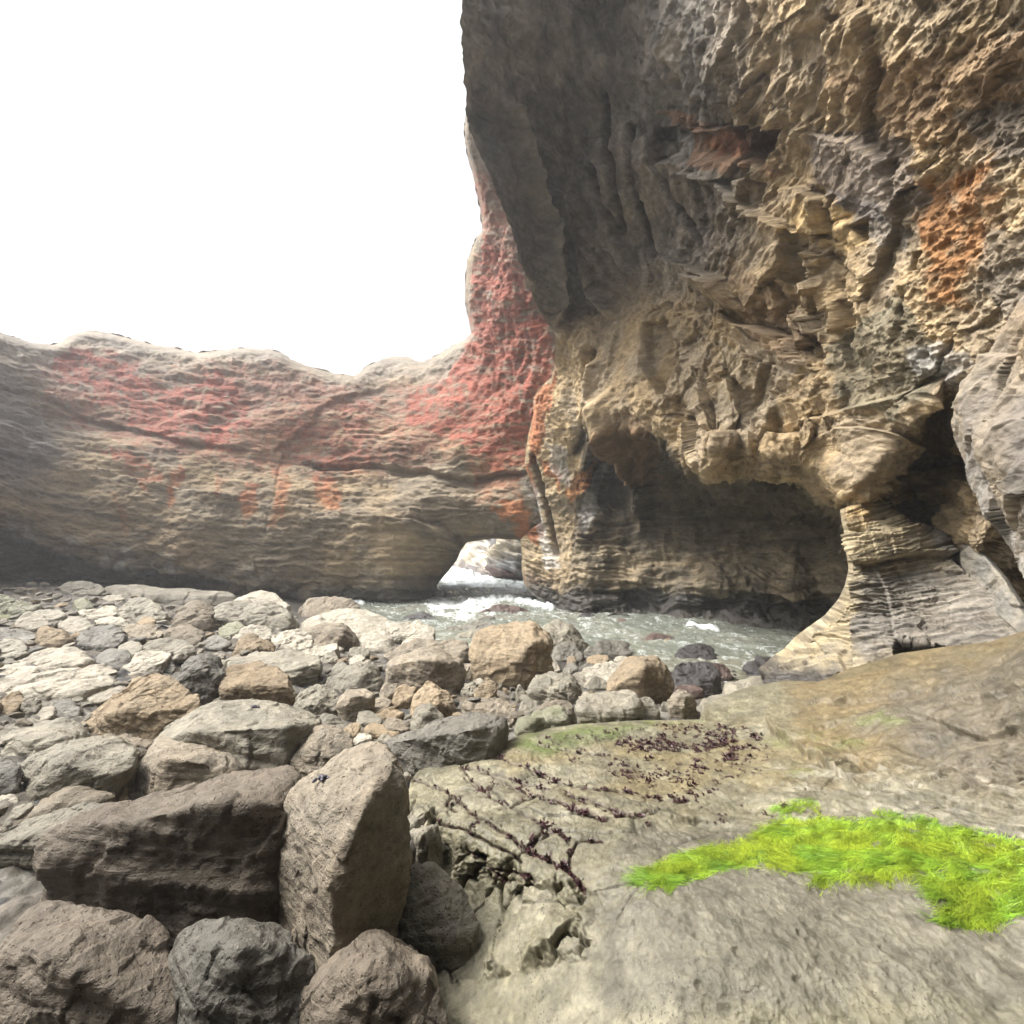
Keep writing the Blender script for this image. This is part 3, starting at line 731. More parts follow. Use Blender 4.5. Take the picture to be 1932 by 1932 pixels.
# --- near wall at the right edge
SIDE_POLY = [(2250, 330), (2000, 500), (1932, 562), (1905, 605), (1880, 642), (1855, 680), (1830, 702), (1812, 730), (1799, 765), (1796, 800), (1806, 840), (1822, 880), (1842, 925), (1862, 960), (1885, 1000), (1905, 1035), (1932, 1075), (1990, 1160), (2060, 1260), (2250, 1300)]
SIDE_CTRL = [(2250, 330, 3.2), (1932, 562, 4.55), (1855, 680, 5.3), (1800, 765, 5.75), (1800, 810, 5.8), (1840, 920, 5.4), (1885, 1000, 4.9), (1932, 1075, 4.5), (2050, 1250, 3.6), (1860, 760, 4.9), (1900, 700, 4.7), (1932, 650, 4.3),
    (1880, 860, 4.4), (1932, 860, 4), (1932, 980, 4.1), (2050, 700, 3.4), (2050, 950, 3.4), (2250, 700, 2.7), (2250, 1280, 2.8)]
class SideShape:
    def pre(self, P, X, d):
        e = seg_dist(P, SIDE_POLY[:17])[0]
        return .2 * np.clip(1 - e / 12, 0, 1) ** 2
    def __call__(self, P, X, d):
        rot = A((.8, .1, -.6), (-.1, 1, 0), (.6, .1, .8)); Y = X @ rot.T
        h = .1 * fbm(X * .9, 4, 120) + .12 * facets(Y * A(.9, 1.2, 1.5), 121, 1.1) + .025 * facets(Y * A(2.3, 3, 6.), 122, .8)
        h += .018 * fbm(X * 5, 4, 123, ridged=True) + .02 * fbm(Y * A(1, 1, 9.), 3, 124)
        return h
def side_colour(P, X, d, h):
    one = np.ones((len(P), 1)); C = lambda *v: np.array(v)[None] * one
    wn = n2(P, .02, 125)
    c = tone(X, P, (.27, .225, .165), (.22, .195, .165), (.15, .13, .10), 1.2, 126)
    e = seg_dist(P + wn * 8, SIDE_POLY[8:17])[0]
    wh = sstep(38, 6, e) * sstep(740, 780, P[:, 1]) * sstep(-.4, .4, fbm(X * 3, 3, 127))
    c = mix(c, C(.37, .355, .32), wh * .6)
    c = mix(c, C(.17, .15, .13), patch(P, [(1850, 760), (2250, 650), (2250, 900), (1900, 880)], 25, 20, 0, wn) * .5)
    c = mix(c, C(.31, .22, .12), patch(P, [(1890, 560), (2100, 600), (1990, 700), (1900, 690)], 25, 20, 0, wn) * .5)
    c = mix(c, C(.12, .11, .095), patch(P, [(1905, 890), (2000, 870), (2000, 990), (1920, 980)], 20, 18, 0, wn) * .6)
    return np.concatenate([np.clip(c, .01, .9), np.zeros((len(P), 1))], 1)
MAT_NEAR = wall_mat('near sandstone', 9, .02, .34, grit=.35)
side_wall = link('side_wall', sheet('side_wall', SIDE_POLY, SIDE_CTRL, SideShape(), side_colour, 2.0, .25, rimw=8), MAT_NEAR,
    label='grey brown rock wall at the right edge with a white crusted rim', cat='cliff')

# --- layered block standing below the overhang
BLOCK_POLY = [(1584, 962), (1600, 955), (1625, 944), (1650, 934), (1664, 931), (1676, 938), (1690, 958), (1720, 985), (1750, 1003), (1775, 1010), (1800, 1035), (1835, 1075), (1880, 1120), (1940, 1165), (2040, 1215), (2040, 1260), (1850, 1240), (1700, 1275), (1620, 1275), (1580, 1266), (1555, 1290), (1440, 1290),
    (1430, 1262), (1455, 1240), (1480, 1222), (1500, 1200), (1530, 1178), (1555, 1160), (1580, 1130), (1592, 1105), (1598, 1075), (1596, 1040), (1590, 1000)]
BLOCK_CTRL = [(1584, 962, 7.5), (1664, 931, 7.9), (1600, 1000, 7.3), (1690, 985, 7.3), (1600, 1080, 7.0), (1650, 1060, 6.9), (1750, 1010, 7.2), (1740, 1080, 6.9), (1680, 1150, 6.7), (1650, 1200, 6.5), (1600, 1200, 6.8), (1560, 1175, 7.3), (1480, 1225, 7.9), (1440, 1270, 7.6), (1500, 1265, 7.1), (1600, 1260, 6.3), (1700, 1260, 5.9),
    (1830, 1090, 6.6), (1830, 1180, 6.0), (1900, 1180, 5.4), (1860, 1235, 5.2), (2030, 1240, 4.4), (1750, 1240, 5.8)]
class BlockShape:
    def pre(self, P, X, d):
        e = np.minimum(seg_dist(P, BLOCK_POLY[:15])[0], seg_dist(P, BLOCK_POLY[22:] + BLOCK_POLY[:1])[0])
        under = .9 * sstep(1205, 1220, P[:, 1] - .12 * (P[:, 0] - 1700) + 4 * n2(P, .03, 139)[:, 0]) * sstep(1685, 1700, P[:, 0]) * sstep(1960, 1900, P[:, 0])
        return .45 * np.clip(1 - e / 10, 0, 1) ** 2 + under
    def __call__(self, P, X, d):
        wn = n2(P, .02, 130) * 5
        b = P[:, 1] + .22 * (P[:, 0] - 1600) * sstep(1220, 1000, P[:, 1]) + wn[:, 1]
        L = np.stack([P[:, 0] / 130, b / 7, P[:, 0] * 0], 1)
        h = .08 * fbm(X * 1.1, 3, 131) + + .045 * fbm(L, 4, 132, ridged=True) + .06 * facets(L * A(1, .35, 1), 133, .4) + .02 * fbm(X * 6, 4, 134)
        h += .07 * facets(X * A(1.4, 1.4, 2.2), 135, 1.)
        h += ledge(P, [(1590, 1010), (1650, 1007), (1720, 995), (1770, 1008)], .14, 30, 2, wn * .3)
        h += ledge(P, [(1600, 1060), (1640, 1062), (1700, 1050), (1760, 1042), (1830, 1048)], -.25, 25, 2, wn * .3)
        h += ledge(P, [(1600, 1062), (1602, 1130), (1604, 1250)], -.3, 120, 2, wn * .2)
        h += ledge(P, [(1655, 1065), (1668, 1105), (1680, 1160), (1690, 1210)], -.07, 70, 2, wn * .8)
        h -= .5 * patch(P, [(1640, 1208), (1705, 1212), (1745, 1228), (1720, 1270), (1640, 1250)], 3) * 0
        return h
def block_colour(P, X, d, h):
    one = np.ones((len(P), 1)); C = lambda *v: np.array(v)[None] * one
    b = P[:, 1] + .22 * (P[:, 0] - 1600)
    lay = fbm(np.stack([P[:, 0] / 160, b / 5, P[:, 0] * 0], 1), 4, 136)
    c = tone(X, P, (.31, .255, .16), (.26, .225, .16), (.17, .145, .11), 1.5, 137)
    g = tone(X, P, (.16, .15, .135), (.13, .12, .11), (.1, .09, .08), 1.5, 138)
    wn = n2(P, .02, 140)
    c = mix(c, g, np.maximum(patch(P, [(1612, 1090), (1680, 1075), (1840, 1070), (1960, 1170), (1900, 1240), (1612, 1230)], 20, 20, 0, wn), patch(P, [(1690, 940), (1760, 990), (1850, 1060), (1830, 1090), (1740, 1010)], 8)) * .8)
    c = c * (1 + .75 * lay)[:, None]
    c = mix(c, C(.38, .24, .09), patch(P, [(1590, 960), (1640, 950), (1640, 985), (1600, 990)], 14, 10, 0, wn) * .6)
    wet = sstep(1228, 1258, P[:, 1] + 14 * wn[:, 0]) * sstep(1600, 1560, P[:, 0])
    c = mix(c, C(.035, .033, .033), wet * .9)
    return np.concatenate([np.clip(c, .01, .9), (wet * .8)[:, None]], 1)
block = link('rock_buttress', sheet('rock_buttress', BLOCK_POLY, BLOCK_CTRL, BlockShape(), block_colour, 1.6, .2, rimw=4), MAT_NEAR,
    label='tan layered rock buttress between the dark cave and the right wall', cat='rock')

# --- the slab leaning in the recess behind the buttress
SLAB_POLY = [(1680, 932), (1720, 926), (1760, 925), (1782, 945), (1800, 985), (1825, 1020), (1862, 1045), (1900, 1090), (1945, 1160), (1930, 1200), (1850, 1130), (1780, 1060), (1720, 1010), (1680, 970)]
SLAB_CTRL = [(1680, 935, 8.3), (1760, 930, 8), (1800, 985, 7.3), (1862, 1045, 6.4), (1930, 1180, 5.0), (1780, 1050, 7.5), (1700, 990, 8.2), (1850, 1120, 6.4)]
class SlabShape:
    def pre(self, P, X, d):
        return .4 * np.clip(1 - seg_dist(P, SLAB_POLY[:9])[0] / 9, 0, 1) ** 2
    def __call__(self, P, X, d):
        return .08 * fbm(X * 1.2, 4, 141) + .06 * facets(X * 1.7, 142, 1) + .02 * fbm(X * 6, 4, 143, ridged=True)
slab = link('leaning_slab', sheet('leaning_slab', SLAB_POLY, SLAB_CTRL, SlabShape(), lambda P, X, d, h: np.concatenate([tone(X, P, (.25, .225, .18), (.2, .19, .165), (.13, .12, .1), 1.5, 144), np.zeros((len(P), 1))], 1), 1.8, .2), MAT_NEAR,
    label='dull grey slab leaning in the dark recess behind the layered buttress', cat='rock')

# --- cliffs across the water, seen through the arch
FAR_POLY = [(760, 830), (1150, 830), (1150, 1112), (1040, 1108), (980, 1103), (900, 1092), (860, 1078), (760, 1070)]
FAR_CTRL = [(760, 830, 68), (900, 830, 62), (760, 1060, 60), (860, 1076, 58), (930, 1000, 60), (905, 1040, 60), (1000, 830, 58), (930, 1075, 46), (950, 1040, 47), (985, 1020, 46), (985, 1100, 42), (1040, 1105, 40), (1150, 830, 55), (1150, 1110, 38)]
class FarShape:
    def __call__(self, P, X, d):
        Q = np.stack([P[:, 0] / 60, (P[:, 1] - .1 * P[:, 0]) / 9, P[:, 0] * 0], 1)
        h = 1.2 * fbm(X * .2, 4, 150) + .8 * fbm(Q, 4, 151, ridged=True)
        h += ledge(P, [(905, 1010), (916, 1040), (925, 1062), (935, 1085)], 0, 1, 1) + ledge(P, [(985, 1012), (955, 1030), (940, 1050), (930, 1075)], -2.5, 14, 2)
        h += 2.2 * patch(P, [(935, 1052), (960, 1030), (1000, 1015), (1100, 1010), (1100, 1110), (940, 1090)], 4)
        return h
def far_colour(P, X, d, h):
    one = np.ones((len(P), 1)); C = lambda *v: np.array(v)[None] * one
    lay = fbm(np.stack([P[:, 0] / 60, (P[:, 1] - .12 * P[:, 0]) / 4, P[:, 0] * 0], 1), 4, 153)
    c = mix(C(.52, .46, .36), C(.46, .42, .36), sstep(-.3, .3, fbm(X * .2, 3, 154))) * (1 + .3 * lay)[:, None]
    c = mix(c, C(.17, .165, .16), patch(P, [(903, 990), (1000, 990), (985, 1015), (955, 1030), (938, 1060)], 4))
    z = X[:, 2] + 1.2 * fbm(X * .4, 3, 155)
    c = mix(c, C(.12, .105, .11), sstep(1.3, .5, z) * .8)
    c = mix(c, C(.6, .6, .6), patch(P, [(960, 1075), (985, 1065), (990, 1080), (962, 1085)], 4, 4, 0, n2(P, .1, 156)) * .7)
    c = mix(c, C(.2, .09, .08), patch(P, [(925, 1085), (985, 1082), (1000, 1105), (940, 1100)], 5) * .6)
    return np.concatenate([np.clip(c, .01, .9), np.zeros((len(P), 1))], 1)
MAT_FAR = wall_mat('far sandstone', .9, .3, .25)
far_cliff = link('far_cliff', sheet('far_cliff', FAR_POLY, FAR_CTRL, FarShape(), far_colour, 1.5, .3), MAT_FAR,
    label='pale buff sea cliffs across the foaming water, framed by the arch opening', cat='cliff')

# --- unseen rock shell added behind and above the viewer to block sky light
def roof():
    az = np.radians(np.linspace(60, 258, 150)); el = np.radians(np.linspace(-34, 82, 90))
    Az, El = np.meshgrid(az, el)
    R = np.interp(np.degrees(Az), [60, 90, 150, 200, 258], [6.5, 5, 7, 9, 15]) * (1 - .25 * np.sin(np.maximum(El, 0)))
    # the open side: the roof's rim sinks towards the left
    top = np.interp(np.degrees(Az), [60, 100, 160, 205, 258], ROOF_TOP)
    El = np.radians(-34) + (El - np.radians(-34)) * (np.radians(top) + np.radians(34)) / np.radians(116)
    D = np.stack([np.sin(Az) * np.cos(El), np.cos(Az) * np.cos(El), np.sin(El)], -1)
    X = D * R[..., None] + A(0, 0, EYE)
    Xf = X.reshape(-1, 3)
    Xf = Xf + D.reshape(-1, 3) * (.6 * fbm(Xf * .4, 4, 160) + .4 * facets(Xf * .8, 161, 1.) + .12 * fbm(Xf * 2, 3, 162, ridged=True))[:, None]
    H, W = Az.shape
    i = np.arange(H * W).reshape(H, W)
    q = np.stack([i[:-1, :-1].ravel(), i[1:, :-1].ravel(), i[1:, 1:].ravel(), i[:-1, 1:].ravel()], 1)
    c = tone(Xf, None, (.085, .072, .055), (.07, .062, .05), (.05, .045, .037), .8, 163)  # kept dark so the shell bounces little light
    return mesh_np('sky_blocking_roof', Xf, q, np.concatenate([c, np.zeros((len(c), 1))], 1))
ROOF_TOP = [88, 91, 97, 94, 74]
link('sky_blocking_roof', roof(), MAT_OVER, kind='structure')
# ------------------------------------------------------------------ water
def water():
    step = 2.0
    gx = np.arange(560, 1720, step); gy = np.concatenate([np.arange(1060, 1100, .7), np.arange(1100, 1400, 1.6)])
    P = np.stack(np.meshgrid(gx, gy), -1).reshape(-1, 2)
    X = at_z(P[:, 0], P[:, 1], np.zeros(len(P)))
    d = to_px(X)[2]
    wn = n2(P, .02, 170)
    W3 = np.stack([X[:, 0], X[:, 1], X[:, 0] * 0], 1)
    ch = np.minimum(1, d / 14)
    open_ = sstep(22, 34, X[:, 1])
    h = (.05 + .22 * open_) * fbm(W3 * A(.35, .5, 1), 4, 171) + .045 * fbm(W3 * A(1.6, 2.2, 1), 4, 172, ridged=True) * (1 + open_) + .012 * fbm(W3 * 6, 3, 173)
    # the breaking wave in the opening and the surge against the leg of the arch
    h += .45 * np.exp(-(seg_dist(P, [(842, 1078), (868, 1081), (890, 1087)])[0] / 5) ** 2) * (1 + .6 * fbm(W3 * 1.2, 4, 174))
    surge = np.exp(-(seg_dist(P, [(880, 1143), (920, 1134), (960, 1133), (1000, 1140), (1042, 1147)])[0] / 6) ** 2)
    h += .22 * surge * (1 + .8 * fbm(W3 * 3, 4, 175))
    lap = np.exp(-(seg_dist(P, [(1300, 1178), (1330, 1183), (1352, 1188)])[0] / 5) ** 2)
    h += .07 * lap * (1 + 1.2 * fbm(W3 * 4, 4, 176))
    lap2 = np.exp(-(seg_dist(P, [(668, 1136), (684, 1137)])[0] / 5) ** 2)
    h += .1 * lap2 * (1 + 1.2 * fbm(W3 * 4, 4, 177))
    X[:, 2] += h
    net = fbm(W3 * A(1.1, .8, 1) + .6 * np.stack([fbm(W3 * .8, 3, 178), fbm(W3 * .8, 3, 179), W3[:, 0] * 0], 1), 5, 180, ridged=True)
    region = np.maximum.reduce([patch(P, [(700, 1060), (1000, 1060), (1010, 1120), (960, 1150), (880, 1175), (820, 1165), (800, 1140), (815, 1110), (860, 1070)], 16, 10, 0, wn) * 1.0,
                                patch(P, [(800, 1060), (930, 1060), (940, 1100), (900, 1112), (850, 1112), (830, 1100)], 8) * 1.7,
                                .42 * patch(P, [(640, 1130), (1700, 1130), (1700, 1400), (640, 1400)], 5)])
    fo = sstep(.5, 1.15, region * .7 + .5 * net)
    lace = fbm(W3 * A(2.6, 1.9, 1) + .5 * np.stack([fbm(W3 * 1.7, 3, 183), fbm(W3 * 1.7, 3, 184), W3[:, 0] * 0], 1), 3, 185, ridged=True)
    fo = np.maximum(fo, .75 * sstep(.38, .62, lace) * sstep(.25, .9, region + .25 * net))
    fo = np.maximum.reduce([fo, sstep(.35, .7, surge + .3 * net), sstep(.45, .75, lap + .4 * net), sstep(.45, .75, lap2 + .3 * net)])
    deep = mix(np.array((.15, .165, .135))[None], np.array((.20, .205, .165))[None], sstep(-.4, .4, fbm(W3 * .4, 3, 181)))
    sh = sstep(1200, 1300, P[:, 1])
    deep = mix(deep, np.array((.13, .11, .07))[None] * np.ones((len(P), 1)), sh * .6)
    c = mix(deep, np.array((.62, .66, .65))[None] * np.ones((len(P), 1)), fo)
    H, Wd = len(gy), len(gx); i = np.arange(H * Wd).reshape(H, Wd)
    q = np.stack([i[:-1, :-1].ravel(), i[1:, :-1].ravel(), i[1:, 1:].ravel(), i[:-1, 1:].ravel()], 1)
    return mesh_np('water', X, q, np.concatenate([c, fo[:, None]], 1))
mw, t, b = nodes('sea water')
va = N_(t, 'ShaderNodeVertexColor', layer_name='Col')
t.links.new(va.outputs['Color'], b.inputs['Base Color'])
t.links.new(maprange(t, va.outputs['Alpha'], 0, 1, .12, .7), b.inputs['Roughness'])
b.inputs['IOR'].default_value = 1.33
tc = N_(t, 'ShaderNodeTexCoord'); n_ = noise(t, tc.outputs['Object'], 5, 5, .6)
bp = N_(t, 'ShaderNodeBump', Strength=.6, Distance=.05); t.links.new(n_, bp.inputs['Height']); t.links.new(bp.outputs[0], b.inputs['Normal'])
link('water', water(), mw, kind='structure')

# ------------------------------------------------------------------ beach under the boulders (height over x, y)
BEACH_PTS = [(-150, 1690, .75), (0, 1800, .6), (300, 1700, .55), (600, 1750, .45), (760, 1690, .5), (0, 1400, .85), (300, 1400, .7), (600, 1400, .6), (0, 1250, .95), (300, 1250, .75), (600, 1250, .5), (800, 1300, .5), (1000, 1330, .55), (1200, 1340, .55),
    (0, 1150, 1.1), (300, 1170, .75), (500, 1180, .4), (0, 1092, 1.2), (200, 1110, 1.0), (400, 1130, .5), (560, 1150, .15), (700, 1180, .05), (850, 1215, .0), (1000, 1230, .02), (1100, 1240, .05), (1250, 1290, .15), (1400, 1320, .3), (1500, 1330, .3), (900, 1160, -.4), (1300, 1200, -.5), (700, 1135, -.3), (1600, 1230, -.4), (-330, 1300, 1.1), (-330, 1110, 1.5), (900, 1400, .7), (1300, 1400, .7)]
bp_ = np.array(BEACH_PTS); bX = at_z(bp_[:, 0], bp_[:, 1], bp_[:, 2])
_beach = rbf(bX[:, :2] / 10, bp_[:, 2], 2e-3)
def beach_z(xy): return np.clip(_beach(np.atleast_2d(xy) / 10), -.6, 1.8)
def ground_at(x, y):
    z = .5
    for _ in range(14):
        X = at_z(np.array([x]), np.array([y]), np.array([z]))[0]
        if X[1] > 40 or X[1] < 0: X = np.array([X[0] / X[1] * 24, 24, z])
        z = .5 * z + .5 * float(beach_z(X[None, :2])[0])
    return X, z
def beach():
    step = 2.6
    gx = np.arange(-360, 1560, step); gy = np.concatenate([np.arange(1078, 1300, 1.6), np.arange(1300, 2000, 3.0)])
    P = np.stack(np.meshgrid(gx, gy), -1).reshape(-1, 2)
    z = np.full(len(P), .5)
    for _ in range(12):
        X = at_z(P[:, 0], P[:, 1], z)
        k = np.where(X[:, 1] > 30, 30 / X[:, 1], 1); X[:, :2] *= k[:, None]
        z = .5 * z + .5 * beach_z(X[:, :2])
    X[:, 2] = z
    W3 = np.stack([X[:, 0], X[:, 1], X[:, 0] * 0], 1)
    f1, f2, hid, v = worley(W3 * 4.5, 190); g1, g2, hid2, v2 = worley(W3 * 11, 191)
    X[:, 2] += .10 * (.6 - f1) * (.4 + _val[hid, 1]) + .035 * (.6 - g1) - .03
    tones = np.array([(.24, .22, .18), (.17, .155, .13), (.3, .28, .24), (.2, .165, .12), (.12, .115, .11), (.26, .23, .19)])
    c = .5 * tones[(hid % 6)] * (.7 + .6 * _val[hid2, 2])[:, None]  # tones lowered to put the shade of the boulder gaps into the gravel
    c[:] = mix(c, np.array((.04, .038, .035))[None] * np.ones((len(P), 1)), sstep(.35, .1, z) * .7)
    gr = patch(P, [(-360, 1120), (0, 1138), (30, 1150), (25, 1165), (-360, 1160)], 6)
    c = mix(c, np.array((.14, .15, .05))[None] * np.ones((len(P), 1)), gr * .6)
    H, Wd = len(gy), len(gx); i = np.arange(H * Wd).reshape(H, Wd)
    q = np.stack([i[:-1, :-1].ravel(), i[1:, :-1].ravel(), i[1:, 1:].ravel(), i[:-1, 1:].ravel()], 1)
    return mesh_np('beach_ground', X, q, np.concatenate([c, (sstep(.5, .1, z))[:, None]], 1))
MAT_GRAVEL = wall_mat('beach gravel', 12, .02, .3, (1, 1, 1))
link('beach_ground', beach(), MAT_GRAVEL, kind='structure')
# the sea bed and the land under everything, out to the horizon
gb = bmesh.new(); bmesh.ops.create_grid(gb, x_segments=40, y_segments=40, size=400)
for v_ in gb.verts: v_.co.z = -1.2
me = bpy.data.meshes.new('ground'); gb.to_mesh(me); gb.free()
link('ground', me, plain_mat('sea bed', (.1, .09, .07)), kind='structure')
gb = bmesh.new(); bmesh.ops.create_grid(gb, x_segments=20, y_segments=20, size=300)
for v_ in gb.verts: v_.co.z = -.12; v_.co.y += 330
me = bpy.data.meshes.new('sea'); gb.to_mesh(me); gb.free()
link('sea', me, plain_mat('open sea', (.2, .24, .22), .3, .3, 1), kind='structure')

# ------------------------------------------------------------------ tidal shelf in the foreground
def c8(*pts): return [(x * .2976 + 718.75, y * .2976 + 1293.75) for x, y in pts]
def c7r(*pts): return [(x * .33034 + 1293.75, y * .33034 + 1197.9) for x, y in pts]     # crop (2700,2500,4032,3540)
SHELF_POLY = [(775, 1470), (790, 1452), (830, 1440), (900, 1418), (960, 1395), (1000, 1378), (1090, 1365), (1200, 1358), (1320, 1356), (1330, 1330), (1400, 1298), (1480, 1284), (1545, 1286), (1600, 1262), (1700, 1232), (1800, 1218), (1870, 1210), (1932, 1190), (2080, 1130), (2250, 1110), (2650, 1180), (2650, 2010), (560, 2010), (700, 1800), (735, 1700),
    (750, 1640), (775, 1600), (770, 1550), (768, 1510)]
SHELF_Z = [(775, 1470, .72), (900, 1420, .74), (1000, 1380, .78), (1200, 1360, .8), (1340, 1360, .85), (780, 1560, .78), (820, 1640, .6), (760, 1690, .5), (900, 1560, .92), (1000, 1480, .92), (1000, 1640, .95), (940, 1680, .78), (1200, 1420, .86), (1200, 1540, .98), (1200, 1660, 1.1), (1100, 1690, .98),
    (1400, 1440, .9), (1430, 1380, .9), (1440, 1330, 1.0), (1560, 1300, 1.2), (1700, 1240, 1.45), (1850, 1216, 1.7), (1932, 1195, 1.9), (1600, 1400, 1.12), (1700, 1340, 1.35), (1850, 1320, 1.6), (1932, 1320, 1.75), (1500, 1480, 1.05), (1700, 1480, 1.22), (1932, 1500, 1.42), (1450, 1580, 1.1), (1600, 1560, 1.16), (1932, 1580, 1.36), (1700, 1650, 1.22), (1400, 1680, 1.16), (1932, 1690, 1.3),
    (2200, 1150, 2.3), (2200, 1400, 2.0), (2200, 1700, 1.55), (2640, 1200, 2.35), (2640, 1500, 2.0), (2640, 1980, 1.5), (900, 1800, .65), (1200, 1850, 1.0), (1600, 1850, 1.15), (2000, 1900, 1.25), (650, 1900, .45), (1450, 1300, 1.0)]
CRACKS = [c8((190, 590), (270, 610), (380, 650), (520, 740), (570, 800), (640, 850), (720, 890), (790, 930), (850, 980), (910, 1030), (1000, 1080), (1080, 1120), (1180, 1160), (1230, 1230), (1290, 1300)),
          c8((500, 505), (560, 570), (640, 660), (700, 710), (830, 775), (900, 820), (1000, 870), (1080, 910), (1140, 930), (1200, 990)),
          c8((560, 520), (650, 530), (740, 590), (850, 645), (950, 690), (1060, 730), (1180, 765), (1280, 810), (1380, 850), (1470, 870)),
          c8((640, 450), (740, 460), (860, 500), (980, 550), (1090, 600), (1220, 630), (1330, 660), (1480, 660), (1600, 680), (1750, 720), (1932, 735)),
          c8((1180, 700), (1290, 740), (1400, 780), (1500, 820), (1610, 830), (1720, 810)),
          c8((700, 555), (800, 580), (900, 620), (1040, 655)),
          c8((540, 590), (600, 640), (640, 675)), c8((810, 770), (880, 740), (960, 705)), c8((640, 675), (700, 640), (740, 620)), c8((930, 1010), (990, 960), (1060, 930)), c8((570, 940), (575, 890), (640, 850)), c8((1190, 1150), (1200, 1060), (1260, 1000), (1400, 990)),
          c8((440, 690), (420, 760), (480, 790)), c8((370, 860), (480, 900), (570, 940), (700, 1010), (850, 1070), (880, 1100)), c8((540, 1050), (640, 1100), (700, 1160), (780, 1240)), c8((700, 1160), (850, 1180), (930, 1200), (960, 1250)), c8((1000, 380), (1150, 400), (1300, 430), (1450, 440)),
          c7r((560, 590), (700, 600), (860, 640)), c7r((1370, 480), (1480, 510), (1560, 560), (1690, 575), (1840, 545)), c7r((1150, 640), (1300, 670)), c7r((760, 390), (900, 370), (1060, 350), (1200, 330), (1420, 310)), c7r((1600, 365), (1760, 350), (1910, 290)), c7r((0, 1040), (120, 1050)), c7r((1000, 730), (1030, 740))]
MOSS = [c7r((0, 1250), (120, 1215), (290, 1180), (400, 1130), (460, 1090), (560, 1055), (760, 1040), (860, 1062), (980, 1068), (1080, 1070), (1200, 1055), (1390, 1050), (1440, 1090), (1560, 1110), (1700, 1130), (1800, 1165), (1932, 1190), (1932, 1330), (1850, 1370), (1700, 1385), (1560, 1350), (1400, 1340), (1200, 1345), (1080, 1370), (960, 1385), (860, 1370), (790, 1410), (740, 1410), (770, 1330), (640, 1330), (500, 1310), (380, 1300), (250, 1320), (120, 1370), (0, 1395), (-40, 1330)),
        c7r((1380, 1400), (1560, 1370), (1750, 1390), (1932, 1400), (1990, 1480), (1850, 1500), (1760, 1440), (1700, 1500), (1620, 1520), (1480, 1520), (1420, 1470)), c7r((1900, 1180), (2300, 1220), (2400, 1500), (1900, 1420)),
        [(1198, 1660), (1225, 1643), (1254, 1628), (1296, 1606), (1330, 1640), (1294, 1664), (1254, 1668), (1215, 1668)],
        c7r((520, 990), (600, 970), (720, 960), (760, 975), (690, 990), (580, 1000)), c7r((1100, 1010), (1170, 1020), (1230, 1030), (1150, 1035)), c7r((1500, 1550), (1800, 1520), (2000, 1560), (1700, 1650), (1480, 1640))]
HOLES = [c7r((1240, 1130), (1300, 1105), (1370, 1120), (1300, 1145)), c7r((1020, 1200), (1090, 1170), (1160, 1180), (1060, 1215)), c7r((870, 1340), (960, 1315), (1000, 1330), (940, 1365)), c7r((1740, 1430), (1830, 1410), (1932, 1440), (1900, 1480), (1780, 1470)), c7r((1650, 1180), (1760, 1175), (1800, 1200), (1700, 1205))]
def moss_mask(P, soft=4):
    wn = n2(P, .05, 200); q = np.max([patch(P, m, soft, 5, 0, wn) for m in MOSS], 0)
    for hpoly in HOLES: q = q * (1 - patch(P, hpoly, 3, 4, 0, wn))
    return q
def crack_field(P, wn):
    best = np.full(len(P), 1e9)
    for ln in CRACKS[:17]: best = np.minimum(best, seg_dist(P + wn, ln)[0])
    return best
